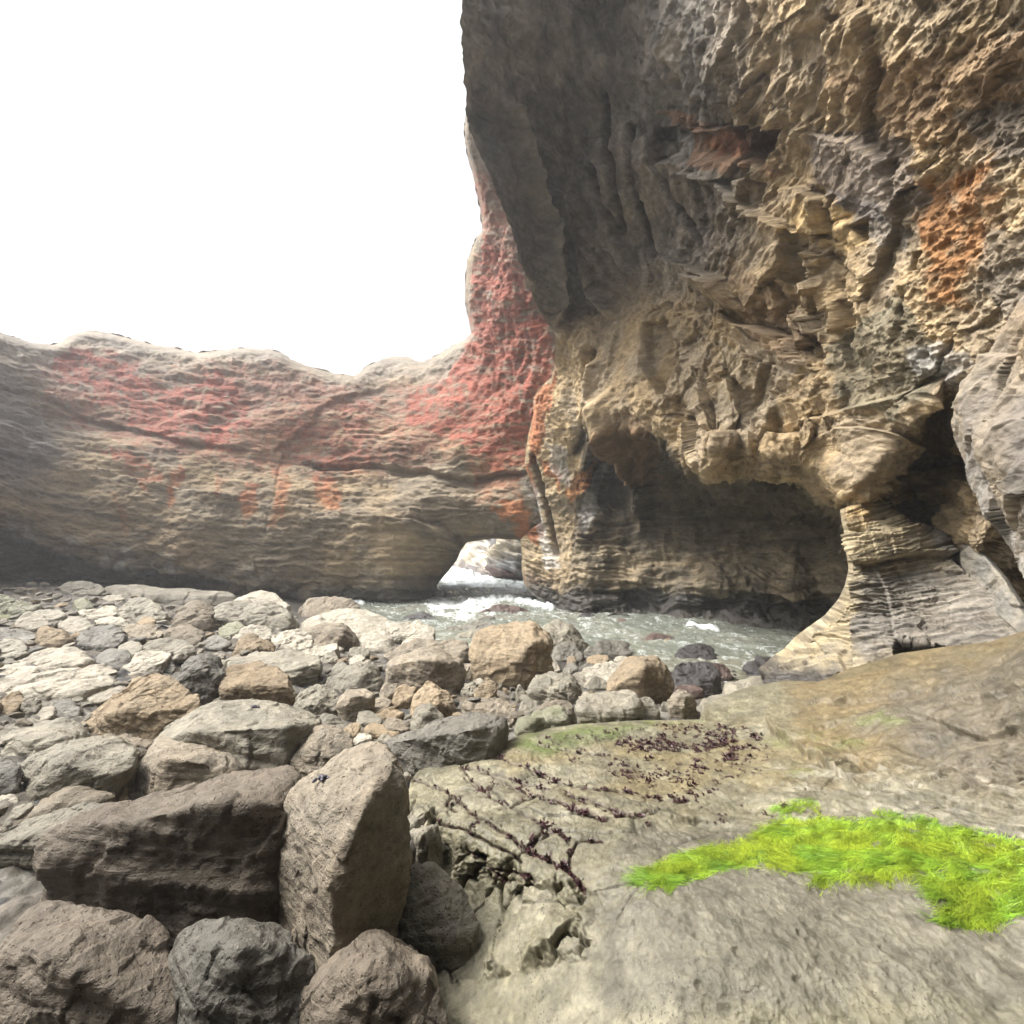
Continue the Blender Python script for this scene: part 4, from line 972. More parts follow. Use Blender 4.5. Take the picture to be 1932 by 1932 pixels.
class ShelfShape:
    def __call__(self, P, X, d):
        wn = n2(P, .03, 205) * 5
        W3 = np.stack([X[:, 0], X[:, 1], X[:, 2]], 1)
        sc_ = np.clip(d / 3.2, .5, 1.6)
        h = .035 * fbm(W3 * 1.1, 4, 206) + .011 * fbm(W3 * 4.5, 4, 207) + .005 * fbm(W3 * 16, 3, 208, ridged=True)
        k = crack_field(P, wn)
        wdt = np.interp(P[:, 1], [1350, 1500, 1690], [2.2, 3, 5])
        h -= .028 * sc_ * (1 - sstep(0, 1, k / wdt)) + .006 * sc_ * np.exp(-k / 9)
        h += .006 * sstep(0, 14, k) * patch(P, [(770, 1460), (1100, 1430), (1400, 1520), (1250, 1690), (760, 1700)], 30)
        h += .006 * fbm(W3 * 9, 3, 215, ridged=True) - .012 * sstep(.22, .08, worley(W3 * 9, 216)[0]) * sstep(.0, .4, fbm(W3 * 1.3, 3, 217))
        for ln in CRACKS[17:]: h += ledge(P, ln, -.05, 22, 2.2, wn * .6)
        # outer corner breaks into loose joints
        br = patch(P, [(760, 1500), (820, 1540), (880, 1600), (1000, 1640), (1130, 1690), (1100, 1800), (600, 1900), (740, 1640)], 18, 12, 0, wn * .2)
        k2_ = worley(W3 * A(1.6, 2.6, .01) + .12 * np.stack([fbm(W3 * 2, 3, 233), fbm(W3 * 2, 3, 234), W3[:, 0] * 0], 1), 218)
        jm = patch(P, [(775, 1470), (1000, 1430), (1250, 1500), (1420, 1560), (1300, 1690), (1000, 1720), (760, 1700)], 40, 30, 0, wn * .2)
        h += jm * (.022 * (_val[k2_[2], 2] - .5) - .012 * (1 - sstep(0, .05, k2_[1] - k2_[0])))
        h += br * .07 * facets(W3 * A(5, 3.6, 3), 209, .8)
        # slope strata
        sl = sstep(1430, 1600, P[:, 0]) * sstep(1560, 1440, P[:, 1])
        L = np.stack([P[:, 0] / 170, (P[:, 1] + .35 * P[:, 0]) / 22, P[:, 0] * 0], 1)
        h += sl * (.03 * fbm(L, 4, 210, ridged=True) + .03 * facets(L * A(1, .5, 1), 211, .5))
        rip = patch(P, [(1420, 1430), (1932, 1440), (2200, 1560), (1900, 1590), (1500, 1560)], 30)
        h += rip * .02 * fbm(np.stack([P[:, 0] / 110, (P[:, 1] - .12 * P[:, 0]) / 13, P[:, 0] * 0], 1), 4, 212, ridged=True)
        h += .05 * sstep(1500, 1700, P[:, 0]) * fbm(W3 * 2.2, 4, 213)
        edge = seg_dist(P, SHELF_POLY[:9])[0]
        h -= .18 * np.clip(1 - edge / 12, 0, 1) ** 2
        j1, j2, jh, _ = worley(W3 * A(3.2, 2.3, .01) + wn[:, :1] * .02, 214)
        h += br * (.10 * (_val[jh, 2] - .5) - .05 * (1 - sstep(.0, .09, j2 - j1)))
        e2 = seg_dist(P, [(1465, 1400), (1440, 1360), (1450, 1330)] )[0]
        h += ledge(P, [(1560, 1445), (1505, 1410), (1460, 1385), (1442, 1355), (1452, 1335)], .1, 60, 4, wn * 1.2)
        return h
def shelf_colour(P, X, d, h):
    one = np.ones((len(P), 1)); C = lambda *v: np.array(v)[None] * one
    wn = n2(P, .02, 220); wf = n2(P, .07, 221)
    W3 = X
    c = tone(W3, P, (.255, .235, .17), (.215, .20, .155), (.15, .138, .105), 2.2, 222)
    pale = sstep(.05, .5, fbm(W3 * 3.4 + .5, 4, 223))
    c = mix(c, C(.34, .315, .25), pale * .5)
    c = mix(c, C(.24, .195, .11), patch(P, [(900, 1420), (1450, 1350), (1500, 1480), (1200, 1540), (950, 1470)], 40, 24, 0, wn) * sstep(-.3, .4, fbm(W3 * 2, 3, 224)) * .7)
    sl = sstep(1440, 1530, P[:, 0] + 30 * wn[:, 0]) * sstep(1500, 1420, P[:, 1] - .1 * (P[:, 0] - 1500) + 30 * wn[:, 1])
    c = mix(c, tone(W3, P, (.235, .18, .105), (.2, .165, .105), (.14, .115, .08), 1.6, 225), sl * .9)
    gy = patch(P, [(1700, 1290), (2250, 1100), (2250, 1560), (1800, 1480), (1640, 1380)], 50, 30, 0, wn)
    c = mix(c, tone(W3, P, (.175, .155, .13), (.15, .135, .115), (.115, .105, .085), 1.6, 226), gy * .8)
    gy2 = patch(P, [(1200, 1560), (1500, 1540), (2250, 1540), (2250, 1900), (1150, 1900), (1130, 1650)], 30, 24, 0, wn)
    c = mix(c, tone(W3, P, (.205, .19, .16), (.165, .155, .13), (.125, .115, .1), 2.4, 227), gy2 * .75)
    rip = patch(P, [(1420, 1440), (1932, 1450), (2200, 1560), (1900, 1590), (1500, 1560)], 30, 14, 0, wn)
    stv = fbm(np.stack([P[:, 0] / 60, (P[:, 1] - .12 * P[:, 0]) / 9, P[:, 0] * 0], 1), 4, 228)
    c = mix(c, C(.34, .315, .265), rip * sstep(.1, .5, stv) * .8)
    for poly, k in (([(1440, 1400), (1560, 1385), (1700, 1340), (1720, 1370), (1560, 1430)], .5), (c7r((560, 740), (800, 720), (900, 800), (640, 800)), .4), ([(950, 1395), (1090, 1368), (1330, 1360), (1200, 1378), (1080, 1400), (1010, 1425)], .75)):
        c = mix(c, C(.17, .21, .07), patch(P, poly, 14, 14, 0, wn) * sstep(-.4, .3, fbm(W3 * 5, 3, 229)) * k)
    c = mix(c, C(.10, .15, .045), patch(P, [(980, 1400), (1100, 1375), (1250, 1372), (1120, 1402), (1000, 1430)], 10, 10, 0, wn) * .4)
    k = crack_field(P, n2(P, .03, 205) * 5)
    wdt = np.interp(P[:, 1], [1350, 1500, 1690], [1.5, 2.4, 3.8])
    c = mix(c, C(.075, .05, .04), np.exp(-(k / wdt) ** 2) * .85)
    wet = np.clip(.65 + patch(P, [(1130, 1660), (1250, 1640), (1300, 1690), (1180, 1720)], 12, 10, 0, wn) + .35 * sstep(.1, .5, fbm(W3 * 1.5, 3, 230)), 0, 1)
    k2_ = worley(W3 * A(1.6, 2.6, .01) + .12 * np.stack([fbm(W3 * A(1, 1, 1) * 2, 3, 233), fbm(W3 * 2, 3, 234), W3[:, 0] * 0], 1), 218)
    jm = patch(P, [(775, 1470), (1000, 1430), (1250, 1500), (1420, 1560), (1300, 1690), (1000, 1720), (760, 1700)], 40, 30, 0, wn)
    c = c * (1 + jm * (.22 * (_val[k2_[2], 5] - .5) - .5 * (1 - sstep(.005, .035, k2_[1] - k2_[0]))))[:, None]
    m = moss_mask(P, 8)
    c = mix(c, C(.14, .255, .03), m * .95)
    c = c * A(.70, .695, .635) * (1 + .28 * fbm(W3 * 11, 4, 231) + .15 * fbm(W3 * 40, 2, 232))[:, None]
    return np.concatenate([np.clip(c, .01, .9), wet[:, None]], 1)
MAT_SHELF = wall_mat('tidal shelf', 22, .012, .38, (1, 1, 1), .7)
link('rock_shelf', sheet('rock_shelf', SHELF_POLY, SHELF_Z, ShelfShape(), shelf_colour, 1.5, .12, heights=True), MAT_SHELF, kind='structure')
_shelf = rbf(np.array(SHELF_Z)[:, :2] / 1000, np.array(SHELF_Z)[:, 2], 3e-4)
# ------------------------------------------------------------------ boulders
B_PALE = boulder_mat('bleached sandstone', (.39, .355, .285), (.30, .275, .225), (.215, .19, .15), 0, 2.2, .4, .4, .026)
B_TAN = boulder_mat('tawny sandstone', (.30, .235, .155), (.24, .195, .135), (.175, .14, .10), 0, 2.6, .3, .45, .028)
B_BROWN = boulder_mat('brown sandstone', (.26, .22, .165), (.21, .185, .145), (.31, .265, .2), 0, 2.8, .5, .4, .028)
B_GREY = boulder_mat('grey green siltstone', (.245, .222, .17), (.18, .167, .133), (.29, .262, .205), .2, 2.5, .35, .45, .026)
B_SLATE = boulder_mat('dark grey siltstone', (.165, .153, .125), (.125, .117, .098), (.20, .183, .145), .4, 3.0, .4, .4, .026)
B_WET = boulder_mat('wet black rock', (.05, .045, .043), (.035, .033, .033), (.075, .06, .05), 1.0, 4.0, .7, .4, .03)
B_RED = boulder_mat('reddish wet rock', (.13, .085, .07), (.09, .065, .055), (.17, .12, .09), .7, 4.0, .6, .4, .025)
B_GREEN = boulder_mat('algae covered rock', (.185, .185, .115), (.22, .21, .16), (.125, .145, .07), .2, 3.0, .5, .5, .025)
B_DARK = boulder_mat('shaded dark brown sandstone', (.165, .135, .10), (.125, .105, .08), (.22, .185, .14), .35, 2.8, .6, .45, .028)  # partly the rock's own dark brown, partly the corner block's front shade
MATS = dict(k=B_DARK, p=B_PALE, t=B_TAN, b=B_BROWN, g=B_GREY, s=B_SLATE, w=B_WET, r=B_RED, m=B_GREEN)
CROPS = dict(c2=(.27288, 0, 910.4), c3=(.24802, 0, 1245.8), c4=(.24802, 431.25, 1054.2), c5=(.24802, 431.25, 1293.75), c6=(.24802, 718.75, 910.4),
             c7=(.29762, 862.5, 1102.1), c8=(.2976, 718.75, 1293.75), cr=(.33034, 1293.75, 1197.9), P=(1, 0, 0))

_ico = {}
def ico(lv):
    if lv not in _ico:
        b_ = bmesh.new(); bmesh.ops.create_icosphere(b_, subdivisions=lv, radius=1)
        V = np.array([v.co[:] for v in b_.verts], np.float32); Fq = np.array([[v.index for v in f.verts] for f in b_.faces], np.int32)
        b_.free(); _ico[lv] = (V, Fq)
    return _ico[lv]

def hull_planes(pts):
    b_ = bmesh.new()
    for p in pts: b_.verts.new(p)
    r = bmesh.ops.convex_hull(b_, input=b_.verts[:], use_existing_faces=False)
    dead = list({e for e in r['geom_interior'] + r['geom_unused'] if isinstance(e, bmesh.types.BMVert)})
    if dead: bmesh.ops.delete(b_, geom=dead, context='VERTS')
    b_.normal_update()
    n = np.array([f.normal[:] for f in b_.faces]); c = np.array([f.calc_center_median()[:] for f in b_.faces]); a = np.array([f.calc_area() for f in b_.faces])
    V = np.array([v.co[:] for v in b_.verts])
    cen = (c * a[:, None]).sum(0) / a.sum()
    sgn = np.sign(((c - cen) * n).sum(1)); n = n * sgn[:, None]
    b_.free()
    keep_n, keep_o = [], []
    for i in np.argsort(-a):
        if a[i] < 1e-7: continue
        o = (n[i] * (c[i] - cen)).sum()
        for m, oo in zip(keep_n, keep_o):
            if m @ n[i] > .965 and o >= oo * .9: break
        else:
            keep_n.append(n[i]); keep_o.append(max(o, 1e-3))
    return np.array(keep_n), np.array(keep_o), cen, V

def rock_mesh(name, pts, seed, p=16, lv=5, rough=.05, strata=.02, chips=2, big=0.0):
    p = p * 1.5
    rng = np.random.RandomState(seed)
    n, o, cen, V = hull_planes(pts)
    ext = np.abs(V - cen).max(0) + 1e-3
    size = float(np.linalg.norm(ext)) * 1.1
    for _ in range(chips):
        u = rng.normal(size=3); u[2] = abs(u[2]) * .9; u /= np.linalg.norm(u)
        sup = ((V - cen) @ u).max()
        n = np.vstack([n, u]); o = np.append(o, sup * rng.uniform(.74, .9))
    S, Fq = ico(lv)
    D = S * ext; D = D / np.linalg.norm(D, axis=1)[:, None]
    q = np.maximum((D @ n.T) / o, 1e-4)
    g = (q ** p).sum(1)
    r = g ** (-1.0 / p)
    X = D * r[:, None]
    N = ((q ** (p - 1) / o)[:, :, None] * n[None]).sum(1); N /= np.linalg.norm(N, axis=1)[:, None] + 1e-9
    Y = X / size + rng.rand(3) * 50
    ax = np.array([rng.normal() * .25, rng.normal() * .25, 1.0]); ax /= np.linalg.norm(ax)
    la = (Y @ ax)[:, None] * np.array([[9., 9., 9.]]) + Y * .9
    h = rough * (fbm(Y * 2.2, 4, seed % 13) * 1.1 + .2 * fbm(Y * 8, 3, seed % 11, ridged=True))
    if strata: h += strata * fbm(la * np.array([[1, .02, .02]]) + Y * np.array([[0, 1.5, 1.5]]), 3, seed % 17)
    if lv >= 5: h += rough * .55 * facets((Y + .08 * np.stack([fbm(Y * 3, 2, 1), fbm(Y * 3, 2, 2), fbm(Y * 3, 2, 3)], 1)) * 5.2, seed % 19, 1.1)
    if lv >= 6: h += rough * .12 * fbm(Y * 26, 3, seed % 7)
    X = X * 1.015 + N * (h * size)[:, None]
    base = np.array([cen[0], cen[1], cen[2] + X[:, 2].min()])
    me = mesh_np(name, X + cen - base, Fq)
    return me, base

ROCKS = []      # name, label, pixel polygon, depth  (used to keep cobbles out from behind and to word their labels)
def place(crop, mat, label, pts, d=None, D=.85, p=16, lv=None, rough=.045, strata=.02, chips=4, by=None, name='boulder', short=None, lift=0):
    s, ox, oy = CROPS[crop]
    q = np.array([(x * s + ox, y * s + oy, t) for x, y, t in pts])
    q[:, 1] += lift
    wpx = np.ptp(q[:, 0]); yb = by if by else q[:, 1].max()
    xc = q[:, 0].mean()
    if d is None:
        Xg, zg = ground_at(xc, yb)
        d = to_px(Xg)[2]
    wm = wpx * d / F
    dep = d + q[:, 2] * D * wm
    X3 = at(q[:, 0], q[:, 1], dep)
    zg = float(beach_z(X3[:, :2].mean(0)[None])[0]) - .12
    extra = []
    ymid = (q[:, 1].min() + q[:, 1].max()) / 2
    for (x, y, t), X in zip(q, X3):
        if t >= .3 or y > ymid:
            z_ = min(X[2] - .02, zg)
            k = .94
            m = X3.mean(0)
            extra.append([m[0] + (X[0] - m[0]) * k, X[1] + (.05 * wm if t >= .8 else 0), z_])
        if t >= .9: extra.append([X[0], X[1] + .12 * wm, X[2] - .18 * wm])
    seed = int(abs(xc * 7 + q[:, 1].mean() * 13)) + len(pts)
    if lv is None: lv = 7 if wpx > 220 else 6 if wpx > 85 else 5 if wpx > 26 else 4
    me, base = rock_mesh(name, np.vstack([X3, np.array(extra)]) if extra else X3, seed, p, lv, rough, strata, chips)
    ob = link(name, me, MATS[mat], label=label, cat='rock')
    ob.location = base
    ROCKS.append((ob, short or label, q[:, :2], d))
    return ob

R = place
# front row, left and centre
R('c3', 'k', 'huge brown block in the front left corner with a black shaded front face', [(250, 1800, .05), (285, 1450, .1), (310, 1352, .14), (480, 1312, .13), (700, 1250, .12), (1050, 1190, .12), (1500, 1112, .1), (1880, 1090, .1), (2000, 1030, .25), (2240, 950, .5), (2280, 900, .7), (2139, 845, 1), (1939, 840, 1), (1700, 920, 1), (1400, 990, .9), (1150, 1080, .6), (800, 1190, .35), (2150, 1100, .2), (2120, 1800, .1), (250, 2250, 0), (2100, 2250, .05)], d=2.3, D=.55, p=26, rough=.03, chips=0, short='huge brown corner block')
R('c3', 'g', 'long thin layered grey slab lying behind the front left corner block', [(-90, 1390, .3), (60, 1285, .55), (200, 1190, .8), (500, 1108, .9), (850, 1068, 1), (1080, 1073, 1), (1310, 1130, .7), (1100, 1200, .2), (750, 1255, .1), (300, 1335, .05), (-90, 1450, 0), (-90, 1500, .1), (300, 1470, .05)], d=2.75, D=.3, p=22, strata=.05, rough=.03, chips=1, by=1800, short='long layered grey slab')
R('c5', 'b', 'tall grey brown boulder with a rounded top, largest stone of the foreground', [(285, 1600, .75), (300, 1400, .75), (335, 1100, .78), (375, 900, .8), (500, 740, .85), (640, 672, .9), (700, 600, .92), (830, 545, .95), (950, 432, .95), (1060, 385, 1), (1150, 395, 1), (1190, 432, 1), (1255, 455, .9), (1325, 555, .7), (1375, 680, .6), (1395, 800, .6), (1375, 900, .5), (1360, 1100, .5), (1290, 1300, .45), (1240, 1620, .45), (1160, 620, .45), (1050, 900, .12), (930, 1200, .05), (800, 1420, 0), (760, 1700, 0), (300, 2250, .6), (1220, 2250, .3), (700, 2300, 0)], d=2.02, D=.9, p=20, rough=.028, chips=0, strata=.012, short='tall foreground boulder')
R('c3', 'b', 'smooth domed brown boulder with barnacle specks behind the front corner block', [(965, 1050, .2), (985, 900, .3), (1100, 730, .5), (1190, 595, .8), (1240, 545, 1), (1350, 552, 1), (1500, 575, 1), (1680, 632, .9), (1795, 700, .8), (1850, 820, .5), (1810, 900, .3), (1690, 950, .1), (1400, 1010, 0), (1200, 1065, 0), (1090, 1085, 0), (1240, 740, .08), (1550, 760, .1)], p=16, rough=.028, chips=0, strata=.012, short='smooth domed brown boulder')
R('c3', 'g', 'angular grey boulder with a bright tilted top near the left edge', [(122, 1040, .2), (155, 880, .3), (205, 760, .5), (400, 655, .8), (640, 598, 1), (760, 585, 1), (930, 622, .9), (1038, 650, .7), (1045, 740, .4), (1035, 800, .2), (830, 890, .05), (600, 930, 0), (400, 985, 0), (230, 1080, 0), (490, 790, .02), (560, 720, .15), (1020, 690, .3)], p=26, rough=.035, chips=0, short='angular grey boulder')
R('c3', 'b', 'low humped brown stone in front of the angular grey boulder', [(90, 1240, .3), (300, 1045, .5), (430, 952, .8), (560, 912, 1), (740, 893, 1), (820, 912, .9), (870, 980, .6), (855, 1070, .2), (640, 1120, 0), (400, 1145, 0), (200, 1200, 0), (500, 1000, .15)], p=14, rough=.035, short='low humped brown stone')
R('c3', 's', 'dark low stone cut by the left edge beside the angular grey boulder', [(-90, 790, .6), (0, 745, .9), (160, 755, .8), (160, 900, .3), (130, 1010, .1), (0, 1030, 0), (-90, 1020, 0)], short='dark low stone')
R('c3', 'g', 'smooth rounded grey slab at the left edge above the dark low stone', [(-90, 560, .4), (0, 525, .6), (200, 465, .9), (480, 433, 1), (590, 473, .9), (615, 530, .7), (700, 580, .5), (600, 620, .2), (250, 740, 0), (0, 760, 0), (-90, 750, .1), (400, 560, .2)], p=11, rough=.035, strata=.035, short='smooth rounded grey slab')
R('c5', 'g', 'wide grey slab with a wet bright front and a black undercut', [(-585, 405, .4), (-420, 258, .7), (-180, 148, .95), (0, 122, 1), (170, 150, 1), (390, 148, 1), (560, 198, .95), (685, 245, .8), (685, 300, .5), (570, 365, .2), (500, 490, .1), (430, 580, 0), (350, 640, 0), (100, 690, 0), (-200, 640, .05), (-560, 420, .2), (-200, 340, .05), (0, 385, .05), (280, 410, .04), (480, 300, .1)], D=.7, p=24, rough=.03, strata=.02, chips=0, short='wide grey slab')
R('c5', 'b', 'rounded brown boulder wedged behind the tall foreground boulder', [(370, 650, .2), (430, 555, .4), (500, 465, .6), (620, 325, .9), (700, 298, 1), (810, 285, 1), (900, 332, .9), (962, 430, .6), (940, 490, .4), (820, 590, .1), (700, 670, 0), (560, 740, 0), (430, 730, .05), (620, 440, .15)], p=14, rough=.04, chips=1, short='rounded brown boulder')
R('c8', 's', 'long dark slab lying along the edge of the tidal shelf', [(12, 345, .3), (100, 305, .6), (250, 268, .8), (420, 218, .95), (520, 180, 1), (640, 163, 1), (792, 188, .9), (800, 240, .6), (730, 275, .4), (730, 345, .3), (705, 385, .1), (560, 402, 0), (440, 447, 0), (320, 517, 0), (195, 560, 0), (140, 475, .1), (50, 385, .15), (90, 350, .15), (300, 318, .08), (480, 285, .08), (640, 258, .12)], D=.5, p=22, rough=.03, strata=.02, chips=0, short='long dark slab')
R('c5', 'g', 'pale grey rock with a white water trickle at the foot of the tall boulder', [(1205, 1650, .2), (1300, 1490, .4), (1420, 1370, .7), (1480, 1290, 1), (1560, 1322, 1), (1650, 1434, .9), (1820, 1600, .7), (1900, 1850, .4), (1250, 2000, 0), (1850, 2000, .1)], d=2.2, D=.6, rough=.03, short='pale trickle rock')
# shelf-side stones
R('c5', 'g', 'slim grey stone standing in the black gap beside the tall boulder', [(1250, 1390, .2), (1310, 1215, .8), (1340, 1162, 1), (1362, 1220, .7), (1335, 1380, .2), (1280, 1410, 0)], d=2.55, name='cobble')
R('c5', 's', 'dark slim stone leaning beside the slim grey stone in the gap', [(1345, 1300, .3), (1350, 1180, .9), (1385, 1155, 1), (1425, 1220, .6), (1415, 1310, .2), (1370, 1340, 0)], d=2.62, name='cobble')
R('c5', 'g', 'split cubic block at the broken corner of the tidal shelf', [(1385, 1190, .3), (1405, 1055, .8), (1500, 1032, 1), (1610, 1052, .9), (1615, 1150, .5), (1535, 1240, 0), (1440, 1225, 0), (1480, 1110, .1)], d=2.75, p=24)
R('c5', 'g', 'small cubic block above the split block beside the tall boulder', [(1345, 985, .3), (1388, 898, .8), (1440, 888, 1), (1505, 950, .8), (1495, 1015, .3), (1380, 1050, 0), (1440, 960, .1)], d=2.95, p=24)
# the nearest stones, below the corner block
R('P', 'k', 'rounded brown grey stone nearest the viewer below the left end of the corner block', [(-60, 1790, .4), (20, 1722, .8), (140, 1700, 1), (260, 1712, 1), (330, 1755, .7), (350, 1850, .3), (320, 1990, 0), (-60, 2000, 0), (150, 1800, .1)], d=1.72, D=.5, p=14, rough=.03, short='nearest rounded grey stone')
R('P', 's', 'dark angular stone nearest the viewer between the corner block and the tall boulder', [(300, 1850, .4), (345, 1760, .8), (430, 1722, 1), (520, 1728, 1), (585, 1770, .7), (600, 1880, .3), (560, 2010, 0), (310, 2010, 0), (430, 1800, .1)], d=1.7, D=.6, p=20, rough=.035, short='nearest dark angular stone')
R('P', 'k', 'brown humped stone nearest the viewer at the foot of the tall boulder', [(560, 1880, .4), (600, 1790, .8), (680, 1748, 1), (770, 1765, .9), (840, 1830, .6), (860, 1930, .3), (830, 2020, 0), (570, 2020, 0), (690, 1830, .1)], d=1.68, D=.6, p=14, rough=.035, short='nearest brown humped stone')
# middle ground, left
R('c3', 't', 'big tawny slab tilted up on edge with a black undercut', [(598, 525, .2), (640, 465, .35), (760, 345, .6), (900, 232, .8), (1080, 98, 1), (1170, 80, 1), (1290, 102, 1), (1420, 195, .8), (1490, 300, .6), (1550, 360, .4), (1430, 440, .2), (1290, 460, .05), (1180, 410, .02), (960, 380, .02), (850, 420, .02), (720, 570, .05), (690, 585, .05), (1280, 480, .4), (1000, 580, .4)], D=.5, p=24, rough=.045, chips=0, short='big tawny tilted slab')
R('c2', 's', 'dark grey knobbed boulder leaning against the big tawny tilted slab', [(1180, 1335, .3), (1260, 1243, .6), (1370, 1182, .9), (1430, 1168, 1), (1495, 1188, 1), (1545, 1255, .8), (1562, 1350, .5), (1540, 1450, .3), (1440, 1540, .1), (1380, 1520, 0), (1250, 1410, .05), (1330, 1260, .3)], p=14, rough=.05, short='dark grey knobbed boulder')
R('c4', 't', 'tawny two lobed block with a black front right of the knobbed boulder', [(-65, 920, .3), (0, 825, .6), (100, 798, .8), (200, 777, 1), (270, 782, 1), (312, 843, .7), (380, 853, .7), (465, 905, .5), (500, 1050, .3), (485, 1130, .1), (300, 1125, 0), (0, 1105, 0), (-65, 1000, .1), (0, 980, .03), (150, 950, .03), (220, 1005, 0), (462, 965, .1)], p=26, rough=.04, chips=0, short='tawny two lobed block')
R('c4', 'g', 'long grey slab with a rippled top and black shaded end', [(-5, 775, .7), (90, 738, .8), (230, 722, 1), (420, 717, 1), (560, 695, 1), (692, 728, .8), (697, 800, .3), (697, 860, .25), (520, 842, .04), (370, 852, .04), (690, 880, .2), (620, 955, .1), (500, 955, 0), (360, 900, 0), (0, 850, .1)], D=.7, p=24, rough=.03, strata=.035, chips=0, short='long rippled grey slab')
R('c2', 'p', 'broad flat pale slab at the left edge, widest of the bleached stones', [(-60, 1370, .4), (0, 1340, .7), (200, 1308, 1), (500, 1308, 1), (720, 1322, .9), (805, 1370, .5), (740, 1425, .1), (450, 1490, 0), (100, 1480, 0), (-60, 1450, .05)], D=.6, p=11, rough=.03, strata=.03, short='broad flat pale slab')
R('c2', 'p', 'pale layered slab stacked behind the broad flat pale slab', [(262, 1295, .4), (300, 1235, .8), (420, 1215, 1), (600, 1217, 1), (760, 1258, .8), (830, 1300, .4), (700, 1335, .1), (300, 1340, 0)], D=.6, p=12, strata=.05, rough=.035, short='pale layered slab')
R('c2', 'p', 'pale rounded stone cut by the left edge beside the pale layered slab', [(-70, 1300, .4), (0, 1240, 1), (130, 1243, 1), (250, 1280, .7), (275, 1320, .3), (100, 1352, 0), (-70, 1350, 0)], p=10, short='pale edge stone')
R('c2', 'p', 'long pale oval boulder with dark pits near the left edge', [(105, 1255, .3), (200, 1183, .7), (340, 1138, 1), (520, 1138, 1), (620, 1174, .8), (660, 1212, .4), (560, 1235, .1), (250, 1290, 0), (120, 1275, .1)], D=.6, p=10, rough=.035, short='long pale oval boulder')
R('c2', 's', 'dark smooth egg shaped boulder right of the long pale oval boulder', [(645, 1195, .5), (700, 1158, .9), (830, 1143, 1), (900, 1174, .8), (917, 1215, .4), (850, 1268, .05), (800, 1295, 0), (680, 1248, .05)], p=10, rough=.03, short='dark egg shaped boulder')
R('c2', 'g', 'grey rounded stone behind the dark egg shaped boulder', [(780, 1150, .4), (840, 1103, .9), (920, 1088, 1), (983, 1120, .7), (990, 1170, .3), (930, 1208, 0), (830, 1190, 0)], p=11)
R('c2', 'g', 'grey flat boulder with a pitted top left of the small dark triangular stones', [(980, 1150, .4), (1008, 1098, .8), (1120, 1083, 1), (1250, 1083, 1), (1335, 1125, .7), (1355, 1170, .3), (1250, 1195, 0), (1020, 1175, 0)], D=.6, p=13, short='grey pitted flat boulder')
R('c2', 'p', 'pale squarish slab in front of the grey pitted flat boulder', [(845, 1275, .3), (900, 1193, .7), (1020, 1158, 1), (1150, 1168, 1), (1190, 1197, .8), (1105, 1265, .2), (950, 1330, 0), (870, 1320, .05)], p=18, short='pale squarish slab')
R('c2', 's', 'small dark angular stone at the corner of the pale squarish slab', [(1095, 1295, .3), (1130, 1238, .9), (1180, 1228, 1), (1220, 1268, .5), (1185, 1318, 0)], name='cobble')
R('c2', 's', 'dark hunched boulder among pale stones in the left middle distance', [(515, 1095, .4), (560, 1023, .7), (650, 992, .95), (760, 983, 1), (850, 1012, .9), (910, 1060, .6), (800, 1140, .1), (640, 1170, 0), (530, 1140, .1)], p=13, short='dark hunched boulder')
R('c2', 'b', 'low brown grey slab behind the dark hunched boulder', [(795, 1002, .6), (900, 974, 1), (1050, 998, 1), (1145, 1040, .6), (1125, 1088, .1), (950, 1075, 0)], D=.6, p=14)
R('c2', 't', 'upright tan block near the left edge left of the dark hunched boulder', [(245, 1115, .3), (262, 1013, .8), (300, 988, 1), (420, 1003, 1), (485, 1040, .7), (497, 1090, .4), (450, 1135, 0), (270, 1135, 0), (430, 1080, .1)], p=18, short='upright tan block')
R('c2', 'p', 'pale rounded boulder with a black underside above the upright tan block', [(100, 955, .4), (130, 903, .8), (210, 888, 1), (270, 903, 1), (355, 985, .4), (240, 1025, 0), (120, 980, .05)], p=11, short='pale rounded boulder')
R('c2', 's', 'dark flat stone at the left edge below the pale rounded boulder', [(-40, 1040, .4), (20, 1008, .8), (100, 1003, 1), (240, 1040, .8), (265, 1070, .3), (150, 1092, 0), (-40, 1080, 0)], p=13)
R('c2', 'g', 'grey boulder at the left edge with a shaded face below the dark flat stone', [(-60, 1150, .4), (0, 1083, .8), (80, 1078, 1), (170, 1093, .9), (195, 1150, .4), (60, 1200, 0), (-60, 1210, 0)], p=13)
R('c2', 'b', 'dark brown upright boulder nearest the foot of the stained wall', [(1138, 975, .3), (1175, 895, .6), (1260, 822, .95), (1340, 816, 1), (1420, 822, 1), (1485, 865, .8), (1500, 930, .5), (1485, 985, .2), (1400, 1020, 0), (1200, 992, 0), (1330, 900, .15)], p=16, short='dark brown upright boulder')
R('c2', 'b', 'flat topped brown stone in front of the dark brown upright boulder', [(1125, 1012, .6), (1200, 978, 1), (1320, 993, 1), (1425, 1045, .6), (1425, 1085, .3), (1330, 1118, 0), (1180, 1090, 0), (1150, 1045, .2)], p=20, short='flat topped brown stone')
R('c2', 's', 'dark grey jagged stone right of the flat topped brown stone', [(1385, 1112, .4), (1440, 1063, .9), (1500, 1053, 1), (1605, 1098, .5), (1575, 1142, .1), (1430, 1158, 0)], p=18)
R('c2', 'g', 'grey knobbly low rock left of the dark brown upright boulder', [(800, 925, .4), (850, 872, .9), (1000, 858, 1), (1150, 878, .9), (1175, 930, .3), (1060, 965, 0), (830, 955, 0)], D=.5, p=12, rough=.07, short='grey knobbly low rock')
